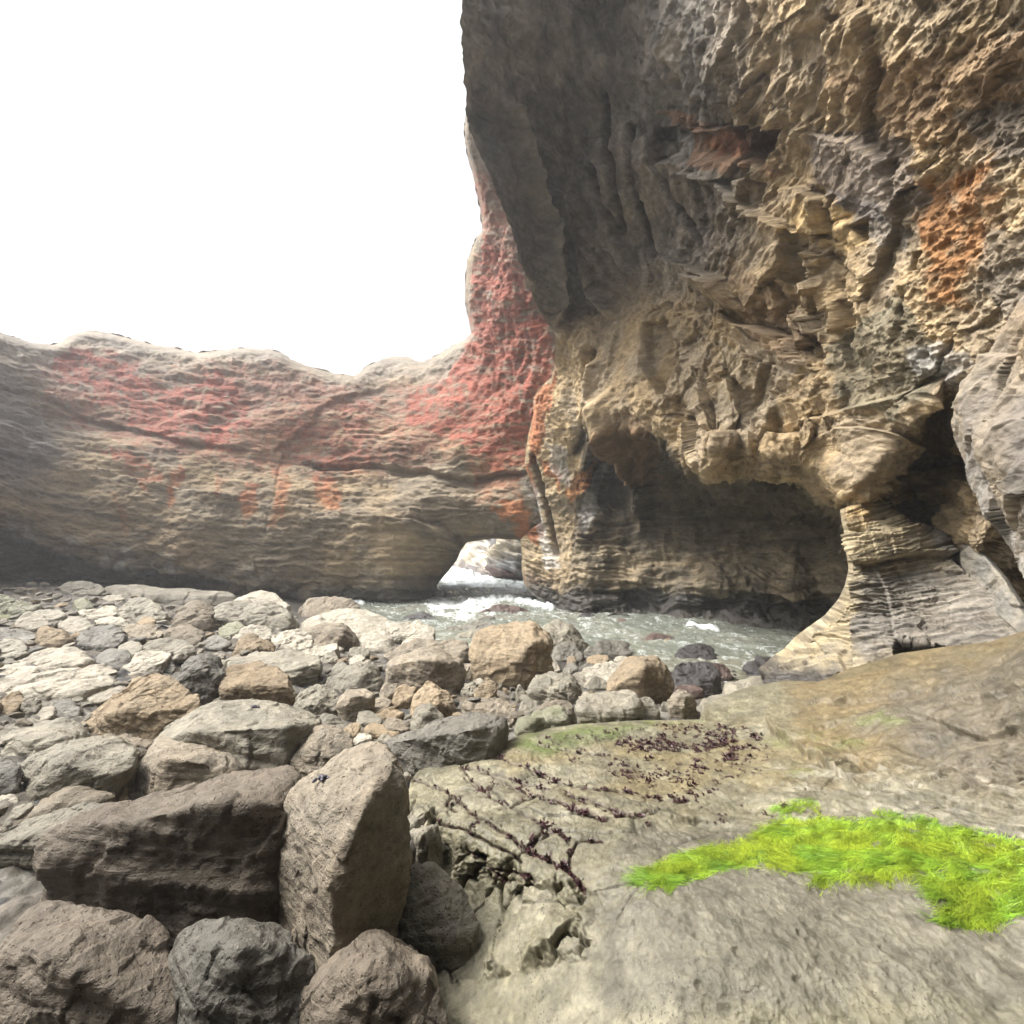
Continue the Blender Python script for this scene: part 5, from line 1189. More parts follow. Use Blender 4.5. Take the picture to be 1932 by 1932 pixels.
R('c2', 't', 'small tan rounded stone in front of the grey knobbly low rock', [(942, 962, .4), (990, 923, 1), (1060, 928, 1), (1083, 970, .3), (1000, 1008, 0)], p=11)
R('c2', 'p', 'pale sloping stone right of the pale rounded boulder on the far left beach', [(388, 992, .4), (440, 938, .9), (540, 918, 1), (620, 943, .9), (655, 1000, .3), (500, 1040, 0)], p=12)
R('c2', 'p', 'thin pale bar of stone lying between rounded stones on the far left', [(645, 948, .6), (700, 926, 1), (850, 934, 1), (915, 965, .4), (800, 992, 0), (680, 972, 0)], D=.4, p=14)
R('c2', 'p', 'long low pale stone on the far left below the mossy stone', [(480, 912, .4), (560, 873, .9), (700, 861, 1), (800, 873, 1), (825, 910, .4), (600, 942, 0)], D=.5, p=11)
R('c2', 'g', 'long low grey stone on the far left beside the mossy mound', [(175, 922, .4), (250, 873, 1), (400, 873, 1), (475, 920, .4), (350, 958, 0)], D=.5, p=11)
R('c2', 'g', 'rounded grey rock close to the dark notch under the stained wall', [(810, 865, .4), (880, 803, .9), (980, 793, 1), (1080, 823, .9), (1155, 870, .2), (900, 888, 0)], D=.5, p=11)
R('c2', 'g', 'far grey hump at the lip of the dark notch on the left', [(405, 752, .4), (480, 683, .9), (600, 678, 1), (745, 725, .7), (680, 776, 0), (500, 776, 0)], D=.5, p=11)
R('c2', 'p', 'low pale stone just below the far grey hump', [(695, 800, .4), (760, 768, 1), (840, 775, .9), (865, 805, .3), (760, 820, 0)], D=.5, p=11, name='cobble')
R('c2', 'm', 'small mossy green stone on the far left beach', [(490, 853, .4), (530, 793, 1), (600, 788, 1), (650, 853, .4), (560, 880, 0)], p=12)
R('c2', 'm', 'mossy brown and green mound at the left edge of the far beach', [(-90, 860, .4), (-50, 792, .9), (60, 785, 1), (200, 812, 1), (335, 860, .5), (250, 897, 0), (-60, 917, 0)], D=.5, p=10, rough=.08, short='mossy mound')
R('c2', 'g', 'long low ledge of rock along the foot of the dark notch', [(680, 712, .6), (760, 688, 1), (930, 702, 1), (1200, 738, 1), (1600, 763, 1), (1650, 800, .5), (1400, 832, 0), (1150, 828, 0), (900, 768, 0)], D=.25, p=18, rough=.02)
R('c2', 'm', 'green tinged grey stone right of the dark brown upright boulder', [(1500, 1042, .4), (1540, 968, 1), (1640, 958, 1), (1705, 1008, .5), (1600, 1068, 0)], p=12)
R('c3', 's', 'dark smooth cobble on pale slabs beside the big tawny tilted slab', [(395, 405, .3), (430, 303, .8), (510, 273, 1), (570, 293, 1), (645, 360, .5), (610, 408, .1), (480, 448, 0)], p=11)
R('c3', 't', 'tan cobble at the left edge in front of the broad flat pale slab', [(-50, 385, .4), (0, 283, .8), (80, 218, 1), (150, 233, 1), (185, 310, .6), (100, 410, .05), (-40, 410, 0)], p=13)
R('c3', 'g', 'grey wedge stone between the tan cobble and the dark smooth cobble', [(175, 335, .4), (190, 243, .9), (250, 238, 1), (315, 330, .5), (280, 380, 0), (185, 410, 0)], p=16)
R('c3', 'p', 'pale low stone under the dark smooth cobble', [(185, 465, .3), (280, 373, .8), (400, 333, 1), (435, 400, .5), (350, 460, 0)], p=12)
R('c3', 'p', 'pale stone tucked behind the upper edge of the big tawny tilted slab', [(640, 295, .3), (700, 243, .8), (850, 193, 1), (975, 188, 1), (920, 262, .3), (750, 340, 0)], p=12)
R('c3', 'b', 'flat brown grey stone in the shade under the big tawny tilted slab', [(730, 585, .4), (850, 528, .8), (1020, 493, 1), (1100, 503, 1), (1172, 600, .5), (1135, 675, .1), (900, 625, 0)], p=16)
R('c3', 's', 'small dark splinter in the gap left of the smooth domed brown boulder', [(915, 893, .3), (940, 853, .6), (1045, 762, 1), (1058, 840, .5), (960, 953, 0)], name='cobble')
R('c3', 't', 'small pinkish tan stone in the gap left of the smooth domed brown boulder', [(855, 1065, .3), (900, 978, .8), (970, 943, 1), (980, 1055, .3), (900, 1080, 0)], name='cobble')
R('c3', 'p', 'small pale stone at the left edge below the dark low stone', [(-50, 1095, .4), (0, 1022, .9), (100, 1012, 1), (145, 1080, .6), (50, 1140, 0)], name='cobble')
R('c3', 'g', 'small grey stone at the left edge beside the low humped brown stone', [(48, 1200, .3), (120, 1092, .8), (230, 1068, 1), (255, 1112, .5), (130, 1200, 0)], name='cobble')
# middle ground, centre
R('c4', 'p', 'smooth pale dome of rock at the end of the far wall', [(12, 295, .5), (120, 243, .8), (260, 232, 1), (380, 257, .9), (436, 320, .6), (476, 378, .4), (300, 420, 0), (100, 400, .1)], D=.6, p=10, rough=.03, short='smooth pale dome')
R('c4', 'g', 'broad barnacled boulder split by a straight black crack', [(-120, 385, .4), (-60, 322, .7), (60, 312, 1), (300, 322, 1), (440, 372, .8), (548, 412, .5), (505, 465, .2), (430, 530, 0), (250, 515, 0), (90, 472, 0), (-110, 450, .1)], D=.5, p=11, rough=.045, short='broad barnacled boulder')
R('c4', 'b', 'brown wedge shaped boulder at the water edge with a dark end', [(520, 392, .5), (560, 327, .8), (640, 297, 1), (760, 292, 1), (880, 312, 1), (1000, 358, .8), (1052, 402, .5), (900, 420, .1), (700, 430, 0), (620, 440, 0), (560, 450, 0), (520, 425, .2)], D=.5, p=14, short='brown wedge shaped boulder')
R('c4', 'p', 'wide low dome crusted white with barnacles beside the water', [(482, 548, .1), (560, 463, .4), (640, 413, .7), (760, 378, 1), (900, 373, 1), (1050, 393, 1), (1200, 438, .8), (1300, 482, .6), (1180, 540, .1), (1000, 575, 0), (700, 585, 0)], D=.6, p=10, rough=.03, short='wide crusted dome')
R('c4', 'w', 'black seaweed covered rock awash left of the arch water', [(1290, 462, .3), (1340, 423, .7), (1430, 412, 1), (1540, 428, .9), (1585, 465, .5), (1565, 492, .1), (1315, 488, 0)], D=.5, p=10, rough=.06, name='sea_rock')
R('c4', 'p', 'beige flat topped boulder right of the wide crusted dome', [(1162, 550, .2), (1200, 503, .6), (1310, 470, 1), (1480, 470, 1), (1568, 505, .8), (1570, 570, .2), (1515, 600, 0), (1280, 650, 0), (1240, 585, .05)], D=.6, p=18, short='beige flat topped boulder')
R('c4', 'b', 'dark sided brown boulder perched on the pale slab in mid beach', [(537, 622, .3), (540, 588, .5), (600, 523, .7), (680, 493, .9), (800, 478, 1), (900, 498, 1), (935, 545, .6), (992, 590, .5), (990, 655, .3), (930, 690, .2), (840, 640, 0), (610, 695, 0), (880, 530, .2), (780, 630, .03)], p=20, short='perched brown boulder')
R('c4', 'p', 'sloping pale slab under the perched brown boulder', [(250, 635, .3), (330, 573, .7), (440, 538, 1), (590, 523, 1), (640, 600, .6), (630, 700, .1), (450, 732, 0), (380, 700, 0), (290, 650, .1)], D=.6, p=18, strata=.03, short='sloping pale slab')
R('c4', 't', 'tan angular two peaked stone on the long rippled grey slab', [(32, 725, .2), (65, 635, .5), (150, 562, .9), (200, 572, .9), (250, 632, .6), (340, 663, .5), (392, 710, .3), (250, 755, 0), (100, 758, 0), (170, 680, .05)], p=24, rough=.05, short='tan angular stone')
R('c4', 'p', 'pale striped boulder behind the tan angular two peaked stone', [(12, 615, .2), (60, 543, .5), (120, 498, .9), (210, 493, 1), (300, 523, .8), (367, 575, .4), (300, 610, .1), (100, 630, 0)], p=12, strata=.05, short='pale striped boulder')
R('c4', 'p', 'beige block right of the perched brown boulder', [(970, 645, .3), (985, 573, .8), (1080, 553, 1), (1200, 558, 1), (1266, 615, .7), (1287, 670, .3), (1250, 700, 0), (1060, 705, 0), (1000, 688, .1), (1080, 615, .2)], p=18, short='beige block')
R('c4', 'b', 'large squarish brown block with a streaked shaded front in mid beach', [(1192, 900, .3), (1205, 795, .5), (1290, 733, .8), (1450, 692, 1), (1600, 683, 1), (1705, 734, .9), (1778, 798, .7), (1778, 880, .5), (1745, 970, .2), (1690, 1022, .1), (1430, 985, 0), (1205, 970, .1), (1230, 805, .12), (1430, 765, .08), (1620, 775, .08), (1690, 795, .2)], p=22, rough=.035, chips=0, short='large squarish brown block')
R('c4', 'b', 'long brown slab behind the large squarish brown block', [(1080, 780, .3), (1180, 712, .5), (1350, 652, .8), (1560, 602, 1), (1700, 598, 1), (1795, 632, .9), (1838, 700, .5), (1800, 790, .2), (1700, 780, 0), (1300, 790, 0)], D=.5, p=16, strata=.03, short='long brown slab')
R('c4', 'p', 'small beige slab behind the long brown slab', [(1305, 680, .2), (1340, 592, .8), (1450, 572, 1), (1560, 577, 1), (1578, 630, .3), (1330, 700, 0)], p=18)
R('c4', 'g', 'grey rounded boulder left of the large squarish brown block', [(725, 945, .3), (800, 883, .5), (880, 792, .8), (980, 762, 1), (1060, 757, 1), (1125, 793, .9), (1157, 870, .6), (1188, 930, .4), (1135, 1012, .1), (1000, 1000, .0), (850, 1015, 0), (1090, 870, .15)], p=15, short='grey rounded boulder')
R('c4', 'b', 'brown block with a black front in the middle of the cobbles', [(817, 1065, .3), (845, 1008, .6), (960, 978, 1), (1060, 973, 1), (1107, 1015, .8), (1102, 1115, .4), (1055, 1170, .2), (970, 1212, 0), (860, 1182, .0), (835, 1115, .1), (940, 1050, .03), (1085, 1060, .2)], p=22, short='black fronted brown block')
R('c4', 'g', 'lumpy grey brown boulder left of the black fronted brown block', [(460, 1150, .2), (515, 1095, .3), (500, 1035, .5), (540, 978, .8), (640, 942, 1), (740, 938, 1), (838, 1005, .8), (842, 1090, .4), (836, 1170, .1), (640, 1205, 0), (520, 1175, 0), (700, 1060, .15)], p=14, rough=.06, short='lumpy grey brown boulder')
R('c4', 't', 'tan rounded boulder with a dark right side behind the white veined stone', [(1365, 1065, .3), (1380, 1025, .5), (1490, 943, .9), (1520, 938, 1), (1600, 963, 1), (1695, 1035, .7), (1725, 1080, .5), (1705, 1200, .3), (1620, 1215, .1), (1400, 1150, 0), (1600, 1100, .08), (1650, 1040, .3)], p=18, short='tan rounded boulder')
R('c5', 'g', 'white veined grey stone standing behind the long dark slab', [(1367, 305, .3), (1385, 185, .7), (1420, 132, 1), (1550, 127, 1), (1605, 195, .7), (1648, 272, .4), (1600, 305, .1), (1440, 335, 0), (1395, 330, .1), (1510, 210, .08)], p=24, short='white veined stone')
R('c4', 'g', 'grey green oval cobble among the mid beach cobbles', [(965, 1202, .4), (1000, 1147, .9), (1080, 1147, 1), (1172, 1215, .5), (1155, 1263, .1), (1000, 1243, 0)], p=9, rough=.025, name='cobble')
R('c4', 'b', 'smooth brown oval cobble right of the grey green oval cobble', [(1160, 1222, .6), (1240, 1193, 1), (1310, 1213, .9), (1387, 1287, .4), (1330, 1320, 0), (1200, 1270, 0)], p=9, rough=.02, name='cobble')
R('c4', 't', 'long tawny cobble in front of the grey green oval cobble', [(1025, 1272, .5), (1080, 1240, 1), (1200, 1257, 1), (1342, 1322, .4), (1230, 1353, 0), (1050, 1308, 0)], D=.6, p=10, rough=.025, name='cobble')
R('c4', 't', 'tan egg shaped cobble behind the rounded brown boulder', [(855, 1302, .4), (930, 1233, .9), (980, 1228, 1), (1016, 1290, .5), (940, 1360, 0)], p=10, name='cobble')
R('c4', 'p', 'small pale cobble beside the top of the tall foreground boulder', [(938, 1375, .3), (1000, 1313, 1), (1080, 1318, .9), (1097, 1358, .4), (980, 1408, 0)], p=10, name='cobble')
R('c4', 'g', 'small grey pebble at the left end of the long dark slab', [(1125, 1360, .3), (1160, 1322, 1), (1230, 1340, .8), (1255, 1372, .3), (1180, 1393, 0)], p=10, name='cobble')
R('c4', 't', 'pinkish low cobble between the black fronted block and the white veined stone', [(1098, 1168, .5), (1150, 1133, 1), (1240, 1148, 1), (1346, 1165, .6), (1250, 1220, 0), (1130, 1200, 0)], D=.6, p=12, name='cobble')
R('c4', 'b', 'brown angular cobble right of the black fronted brown block', [(1086, 1115, .4), (1105, 1068, .8), (1200, 1038, 1), (1241, 1085, .6), (1205, 1150, .1), (1110, 1150, 0)], p=18, name='cobble')
R('c4', 'b', 'upright brown wedge left of the tan rounded boulder', [(1142, 1050, .3), (1185, 937, .9), (1285, 953, .9), (1265, 1015, .4), (1180, 1070, 0)], p=20)
R('c4', 't', 'tilted tawny stone left of the tan rounded boulder', [(1215, 1085, .3), (1255, 993, .7), (1330, 957, 1), (1437, 962, 1), (1405, 1045, .4), (1290, 1125, .0)], p=20)
R('c4', 'g', 'grey rounded stone against the right end of the wide grey slab', [(662, 1200, .5), (720, 1168, .9), (800, 1157, 1), (866, 1195, .8), (877, 1275, .3), (830, 1297, .1), (700, 1245, .05)], p=13)
R('c4', 's', 'dark oval stone under the end of the long rippled grey slab', [(620, 940, .3), (680, 873, .9), (740, 868, 1), (772, 910, .5), (720, 955, 0)], p=10, name='cobble')
R('c4', 'b', 'dark round knob at the right end of the large squarish brown block', [(1755, 855, .4), (1788, 783, .9), (1850, 783, 1), (1887, 850, .5), (1855, 920, .1), (1780, 912, 0)], p=13, rough=.08)
R('c4', 'g', 'small grey knobbly stone under the dark round knob', [(1765, 985, .4), (1800, 933, .9), (1870, 923, 1), (1897, 990, .4), (1850, 1040, 0)], p=13, rough=.07, name='cobble')
R('c4', 's', 'small dark stone right of the broad barnacled boulder', [(436, 495, .4), (470, 433, .9), (520, 433, 1), (546, 490, .4), (480, 528, 0)], p=13, name='cobble')
R('c4', 'p', 'low pale slab at the right end of the long rippled grey slab', [(440, 730, .5), (560, 688, 1), (820, 643, 1), (838, 695, .6), (700, 740, .1), (640, 765, 0)], D=.5, p=18)
R('c4', 'g', 'small angular grey stone below the perched brown boulder', [(698, 765, .3), (740, 708, 1), (810, 708, 1), (842, 762, .4), (730, 800, 0)], p=20, name='cobble')
R('c4', 'g', 'dark topped grey stone in the rubble below the beige block', [(905, 715, .4), (950, 673, .9), (1050, 663, 1), (1087, 722, .5), (1000, 770, 0)], p=20, name='cobble')
R('c4', 'p', 'small pale wedge in the rubble above the grey rounded boulder', [(898, 800, .3), (930, 738, 1), (1010, 728, 1), (1045, 765, .4), (960, 815, 0)], p=20, name='cobble')
R('c4', 'g', 'jagged grey rubble stone left of the grey rounded boulder', [(775, 855, .3), (800, 790, .9), (860, 762, 1), (910, 800, .6), (890, 870, 0)], p=22, name='cobble')
# middle ground, right of centre
R('c6', 's', 'dark rounded stone at the water left of the big brown boulder', [(462, 1150, .2), (520, 1093, .6), (650, 1057, 1), (800, 1047, 1), (908, 1085, .6), (865, 1125, .1), (600, 1170, 0)], D=.5, p=12)
R('c6', 's', 'dark hump just behind the dark rounded stone at the water', [(692, 1060, .3), (760, 1017, .8), (830, 1012, 1), (916, 1055, .7), (932, 1090, .3), (800, 1110, 0)], D=.5, p=11)
R('c6', 'g', 'low grey slab between the dark rounded stone and the big brown boulder', [(532, 1195, .2), (600, 1143, .6), (700, 1112, 1), (795, 1107, 1), (775, 1165, .3), (700, 1210, 0)], D=.5, p=14)
R('c6', 't', 'big brown boulder with a black right face standing before the water', [(682, 1340, .3), (683, 1195, .4), (735, 1143, .6), (900, 1087, .8), (1000, 1062, .95), (1130, 1042, 1), (1185, 1068, 1), (1215, 1115, .9), (1297, 1215, .6), (1318, 1245, .5), (1298, 1325, .4), (1250, 1430, .3), (1238, 1500, .2), (1000, 1560, 0), (870, 1565, 0), (735, 1490, .05), (692, 1400, .1), (1180, 1205, .22), (1150, 1175, .3), (1070, 1290, .06), (1010, 1420, 0)], p=24, rough=.04, chips=0, short='big brown boulder')
R('c6', 'g', 'grey sloping boulder behind the right side of the big brown boulder', [(1192, 1135, .3), (1250, 1073, .8), (1330, 1057, 1), (1420, 1073, 1), (1505, 1133, .8), (1598, 1250, .4), (1555, 1305, .1), (1430, 1280, 0), (1230, 1260, 0), (1440, 1150, .2)], p=16, short='grey sloping boulder')
R('c6', 's', 'dark grey stone in front of the grey sloping boulder', [(1278, 1315, .2), (1318, 1222, .8), (1400, 1192, 1), (1485, 1232, .9), (1557, 1312, .4), (1522, 1355, .1), (1300, 1350, 0)], p=13)
R('c6', 'r', 'reddish black rock in the surf with spray behind it', [(728, 1004, .3), (800, 952, .7), (900, 927, 1), (1020, 932, 1), (1080, 952, .9), (1150, 952, .9), (1197, 998, .5), (1202, 1045, .2), (1050, 1068, 0), (900, 1048, 0), (750, 1032, .1)], D=.5, p=11, rough=.05, name='sea_rock')
R('c6', 's', 'small dark wedge rock behind the top of the big brown boulder', [(1098, 1048, .5), (1140, 1022, 1), (1237, 1077, .4), (1200, 1100, 0), (1120, 1090, 0)], p=13, name='cobble')
R('c7', 's', 'glossy dark domed boulder at the water edge right of the grey sloping boulder', [(852, 385, .4), (920, 343, .9), (1000, 338, 1), (1060, 363, .9), (1117, 422, .4), (1085, 465, .1), (960, 470, 0), (890, 430, .1)], p=12, short='glossy dark domed boulder')
R('c7', 's', 'smaller dark round stone left of the glossy dark domed boulder', [(793, 432, .3), (838, 393, .9), (900, 388, 1), (946, 420, .6), (946, 455, .2), (860, 465, 0)], p=11)
R('c7', 'w', 'black wet dome standing in the shallow water', [(1378, 455, .3), (1418, 393, .8), (1500, 370, 1), (1570, 373, 1), (1626, 410, .8), (1657, 482, .3), (1620, 505, 0), (1430, 500, 0)], p=11, rough=.045, name='sea_rock')
R('c7', 'w', 'black pitted boulder in front of the black wet dome', [(1360, 565, .4), (1378, 503, .7), (1450, 473, 1), (1560, 468, 1), (1646, 513, .8), (1697, 622, .4), (1675, 700, .1), (1550, 702, 0), (1420, 660, 0), (1363, 640, .2)], p=12, rough=.05, short='black pitted boulder')
R('c7', 'r', 'small reddish brown boulder right of the black pitted boulder', [(1612, 512, .7), (1660, 483, 1), (1726, 525, .8), (1750, 572, .4), (1722, 610, .1), (1650, 610, 0)], p=12)
R('c7', 't', 'angular boulder with an orange edge and a sharply dark right face', [(952, 625, .3), (965, 583, .4), (1055, 483, .9), (1110, 462, 1), (1270, 463, 1), (1305, 485, .9), (1346, 545, .7), (1372, 610, .6), (1367, 705, .5), (1325, 760, .3), (1180, 712, 0), (952, 680, .1), (1190, 535, 0), (1185, 690, 0), (1195, 500, .12)], p=28, rough=.03, chips=0, short='angular orange edged boulder')
R('c7', 'g', 'grey speckled boulder right of the big brown boulder', [(458, 645, .3), (495, 583, .6), (590, 553, .95), (720, 558, 1), (765, 603, .7), (797, 660, .5), (787, 705, .3), (740, 757, .1), (560, 742, 0), (465, 697, .1), (730, 622, .08), (740, 705, .03)], p=20, short='grey speckled boulder')
R('c7', 'p', 'long smooth pale boulder behind the grey speckled boulder', [(733, 585, .3), (800, 537, .6), (930, 512, .9), (1000, 483, 1), (1115, 493, 1), (1060, 605, .2), (950, 650, 0), (800, 660, 0)], p=12, short='long smooth pale boulder')
R('c7', 'g', 'pointed triangular stone in front of the long smooth pale boulder', [(813, 645, .3), (890, 560, .8), (957, 618, .5), (957, 662, .1), (835, 668, 0)], p=24)
R('c7', 'g', 'blocky grey boulder with a small pool scooped in its top', [(740, 745, .35), (785, 693, .7), (900, 683, .9), (1050, 665, 1), (1115, 665, 1), (1157, 715, .8), (1182, 782, .5), (1177, 855, .3), (1115, 890, .1), (930, 915, 0), (845, 897, .0), (762, 805, .1), (920, 830, 0), (1160, 772, .2), (795, 772, .1)], p=15, rough=.04, chips=0, short='blocky pool boulder')
R('c7', 'g', 'rounded stone right of the blocky pool boulder', [(1143, 722, .7), (1200, 697, 1), (1246, 725, .9), (1297, 792, .4), (1252, 840, .1), (1180, 855, 0), (1153, 805, .2)], p=13)
R('c7', 'b', 'upright block with a black right side at the far edge of the shelf', [(1338, 745, .4), (1365, 673, .8), (1400, 662, 1), (1455, 677, .9), (1506, 715, .7), (1527, 782, .5), (1517, 837, .3), (1435, 846, 0), (1340, 832, .1), (1435, 710, .03)], p=24, short='upright shelf edge block')
R('c7', 'g', 'small squarish stone left of the upright shelf edge block', [(1290, 785, .2), (1300, 738, .8), (1345, 730, 1), (1352, 790, .1), (1308, 808, 0)], p=20, name='cobble')
R('c7', 'r', 'flat reddish wet stone below the black pitted boulder', [(1358, 652, .6), (1450, 632, 1), (1530, 632, 1), (1567, 682, .4), (1500, 718, .0), (1400, 690, 0)], D=.6, p=14)
R('c7', 'm', 'grey green mottled block behind the green front block', [(463, 832, .5), (495, 793, .8), (600, 772, 1), (692, 767, 1), (722, 850, .5), (717, 905, .3), (690, 950, .1), (600, 957, 0), (490, 880, .1), (660, 832, .15)], p=22, short='grey green mottled block')
R('c7', 'm', 'green algae covered block with a black end at the shelf edge', [(362, 912, .4), (385, 848, .8), (500, 833, 1), (602, 843, 1), (620, 900, .6), (605, 965, .3), (495, 987, 0), (375, 977, 0), (500, 852, .15)], p=26, rough=.03, chips=0, short='green algae block')
R('c7', 'b', 'long rounded brown stone left of the blocky pool boulder', [(507, 757, .5), (540, 730, .9), (700, 735, 1), (756, 763, .8), (772, 842, .4), (722, 880, .1), (690, 850, .05), (515, 778, .2)], D=.5, p=12)
R('c7', 'b', 'flat brown stone with a slate chip lying on top', [(20, 748, .4), (80, 717, .9), (220, 707, 1), (340, 738, .9), (382, 792, .5), (330, 826, .1), (150, 826, 0), (45, 798, .05)], D=.6, p=12, short='flat slate topped stone')
R('c7', 'g', 'grey oval cobble right of the flat slate topped stone', [(383, 772, .4), (430, 722, 1), (490, 742, .9), (557, 787, .4), (500, 815, .1), (405, 825, 0)], p=10, name='cobble')
R('c7', 'g', 'smooth grey drum shaped stone below the grey speckled boulder', [(388, 702, .4), (430, 667, .9), (510, 672, 1), (561, 708, .6), (545, 755, .1), (415, 745, 0)], p=11)
R('c7', 'g', 'upright oval stone left of the smooth drum shaped stone', [(363, 692, .3), (382, 637, .8), (420, 632, 1), (446, 680, .6), (435, 730, .2), (382, 745, 0)], p=11, name='cobble')
R('c7', 't', 'tawny wedge at the foot of the big brown boulder', [(105, 695, .3), (157, 617, .8), (242, 600, 1), (252, 672, .5), (203, 720, .1), (115, 725, 0)], p=18)
R('c7', 'g', 'grey stone against the right foot of the big brown boulder', [(537, 505, .5), (556, 468, 1), (620, 473, .9), (647, 512, .4), (590, 550, 0), (545, 535, .2)], p=16)
R('c7', 't', 'pinkish flat stone in front of the glossy dark domed boulder', [(812, 485, .4), (858, 452, .9), (952, 447, 1), (970, 492, .3), (880, 510, 0)], p=15)
R('c7', 'p', 'thin pale slab lying behind the angular orange edged boulder', [(993, 478, .4), (1008, 458, .9), (1145, 457, 1), (1147, 488, .2), (1000, 500, 0)], D=.4, p=18)
R('c7', 't', 'small orange cobble right of the big brown boulder', [(694, 482, .4), (707, 453, 1), (747, 450, 1), (757, 490, .2), (702, 503, 0)], p=15, name='cobble')
R('c7', 'p', 'pale round cobble behind the grey speckled boulder', [(568, 545, .3), (598, 507, .9), (642, 505, 1), (657, 548, .4), (600, 570, 0)], p=11, name='cobble')
R('c7', 's', 'dark round cobble right of the pale round cobble', [(655, 550, .3), (698, 497, 1), (742, 497, 1), (769, 542, .4), (720, 568, 0)], p=12, name='cobble')
R('c7', 's', 'low dark slab right of the dark round cobble', [(762, 525, .4), (800, 502, 1), (870, 505, 1), (888, 522, .3), (800, 542, 0)], D=.5, p=14, name='cobble')
R('c7', 'b', 'small brown cobble between the slate topped stone and the green algae block', [(308, 862, .3), (320, 812, .8), (360, 805, 1), (385, 840, .5), (340, 882, 0)], p=13, name='cobble')
R('c7', 'g', 'round grey cobble behind the green algae block', [(398, 855, .2), (428, 793, .9), (460, 790, 1), (477, 842, .3), (420, 866, 0)], p=10, name='cobble')
R('cr', 'g', 'long low grey slab running back from the tan slope towards the water', [(182, 325, .2), (225, 262, .6), (400, 228, 1), (640, 218, 1), (757, 228, 1), (770, 295, .5), (700, 360, .1), (560, 362, 0), (400, 345, 0), (215, 352, 0)], D=.4, p=12, rough=.03, short='long low grey slab')
R('cr', 'g', 'rounded grey bench of rock at the far edge of the shelf', [(48, 405, .4), (75, 353, .8), (200, 338, 1), (330, 333, 1), (440, 338, 1), (566, 375, .8), (608, 425, .5), (540, 465, .1), (300, 480, 0), (70, 478, 0)], D=.45, p=12, rough=.03, short='rounded grey bench')
R('P', 'w', 'black wet ledge in the shallows at the foot of the layered buttress', [(1405, 1262, .3), (1430, 1244, .7), (1480, 1236, 1), (1545, 1238, 1), (1560, 1262, .6), (1545, 1278, .1), (1440, 1280, 0), (1410, 1274, .1)], D=.5, p=16, rough=.06, name='sea_rock')
for lab, m_, pts in (('low brown rock breaking the shallow water', 'r', [(1183, 333, .4), (1230, 303, 1), (1340, 311, 1), (1397, 358, .4), (1300, 390, 0)]),
                     ('small brown rock just awash left of the low brown rock', 'r', [(862, 345, .4), (890, 316, 1), (950, 313, 1), (967, 350, .3), (900, 362, 0)]),
                     ('rounded brown rock awash between the two brown rocks', 'r', [(1090, 350, .4), (1110, 325, 1), (1160, 322, 1), (1180, 352, .3), (1120, 365, 0)]),
                     ('pinkish rock in the water below the cave mouth', 'r', [(1003, 240, .4), (1030, 214, 1), (1065, 214, 1), (1083, 243, .3), (1030, 256, 0)]),
                     ('dark flat rock in the water at the foot of the cave wall', 'w', [(752, 215, .4), (790, 183, 1), (860, 188, 1), (897, 222, .3), (800, 237, 0)]),
                     ('white splashed stone in the shallow water', 'g', [(1138, 372, .4), (1160, 332, 1), (1205, 342, .9), (1222, 378, .3), (1165, 392, 0)]),
                     ('small tawny rock in the shallows right of the white splashed stone', 't', [(1298, 372, .4), (1318, 340, 1), (1350, 345, 1), (1367, 380, .3), (1320, 392, 0)]),
                     ('dark low stone in the shallows behind the black wet dome', 'w', [(1310, 425, .4), (1340, 405, 1), (1385, 400, 1), (1392, 422, .3), (1340, 434, 0)]),
                     ('lone tawny stone in the shallows near the buttress', 't', [(1808, 470, .4), (1825, 440, 1), (1848, 440, 1), (1862, 475, .3), (1830, 487, 0)]),
                     ('dark stone half sunk beside the smaller dark round stone', 'w', [(775, 345, .4), (790, 320, 1), (840, 315, 1), (862, 350, .3), (800, 362, 0)]),
                     ('small brown stone in the shallows right of the glossy dark domed boulder', 'b', [(1112, 425, .4), (1130, 405, 1), (1160, 408, .9), (1172, 425, .3), (1135, 434, 0)]),
                     ('tawny pointed stone at the water edge above the angular orange edged boulder', 't', [(1075, 460, .4), (1095, 432, 1), (1130, 428, 1), (1150, 465, .3), (1100, 475, 0)])):
    s_, ox_, oy_ = CROPS['c7']
    yb = max(p_[1] for p_ in pts) * s_ + oy_
    R('c7', m_, lab, pts, d=(EYE + .12) * F / (yb - HOR), p=12, rough=.05, name='sea_rock')

# ------------------------------------------------------------------ cobbles in the gaps: a few shapes, each copied many times
rng = np.random.RandomState(11)
protos = []
for k in range(12):
    ex = np.array([rng.uniform(.8, 1.3), rng.uniform(.7, 1.), rng.uniform(.4, .7)])
    pts = rng.normal(size=(14, 3)); pts /= np.linalg.norm(pts, axis=1)[:, None]
    me, base = rock_mesh('cobble', pts * ex * .5, 900 + k, 10 if k % 2 else 18, 4, .05, .02, 1)
    protos.append(me)
cob_mats = [('p', 'pale'), ('t', 'tan'), ('g', 'grey'), ('b', 'brown'), ('s', 'dark')]
variants = {}
def cobble_mesh(k, mk):
    if (k, mk) not in variants:
        me = protos[k].copy(); me.materials.clear(); me.materials.append(MATS[mk]); variants[(k, mk)] = me
    return variants[(k, mk)]
AREA = [(-20, 1100), (180, 1112), (420, 1140), (560, 1160), (700, 1190), (900, 1240), (1100, 1255), (1250, 1290), (1330, 1300), (1330, 1350), (1180, 1362), (1010, 1372), (960, 1390), (780, 1450), (760, 1560), (700, 1560), (560, 1480), (420, 1440), (230, 1520), (100, 1560), (-20, 1600)]
hulls = []
for ob, sh, q, d in ROCKS:
    c = q.mean(0); v = q - c; o_ = np.argsort(np.arctan2(v[:, 1], v[:, 0])); hulls.append((q[o_], d, c, sh))
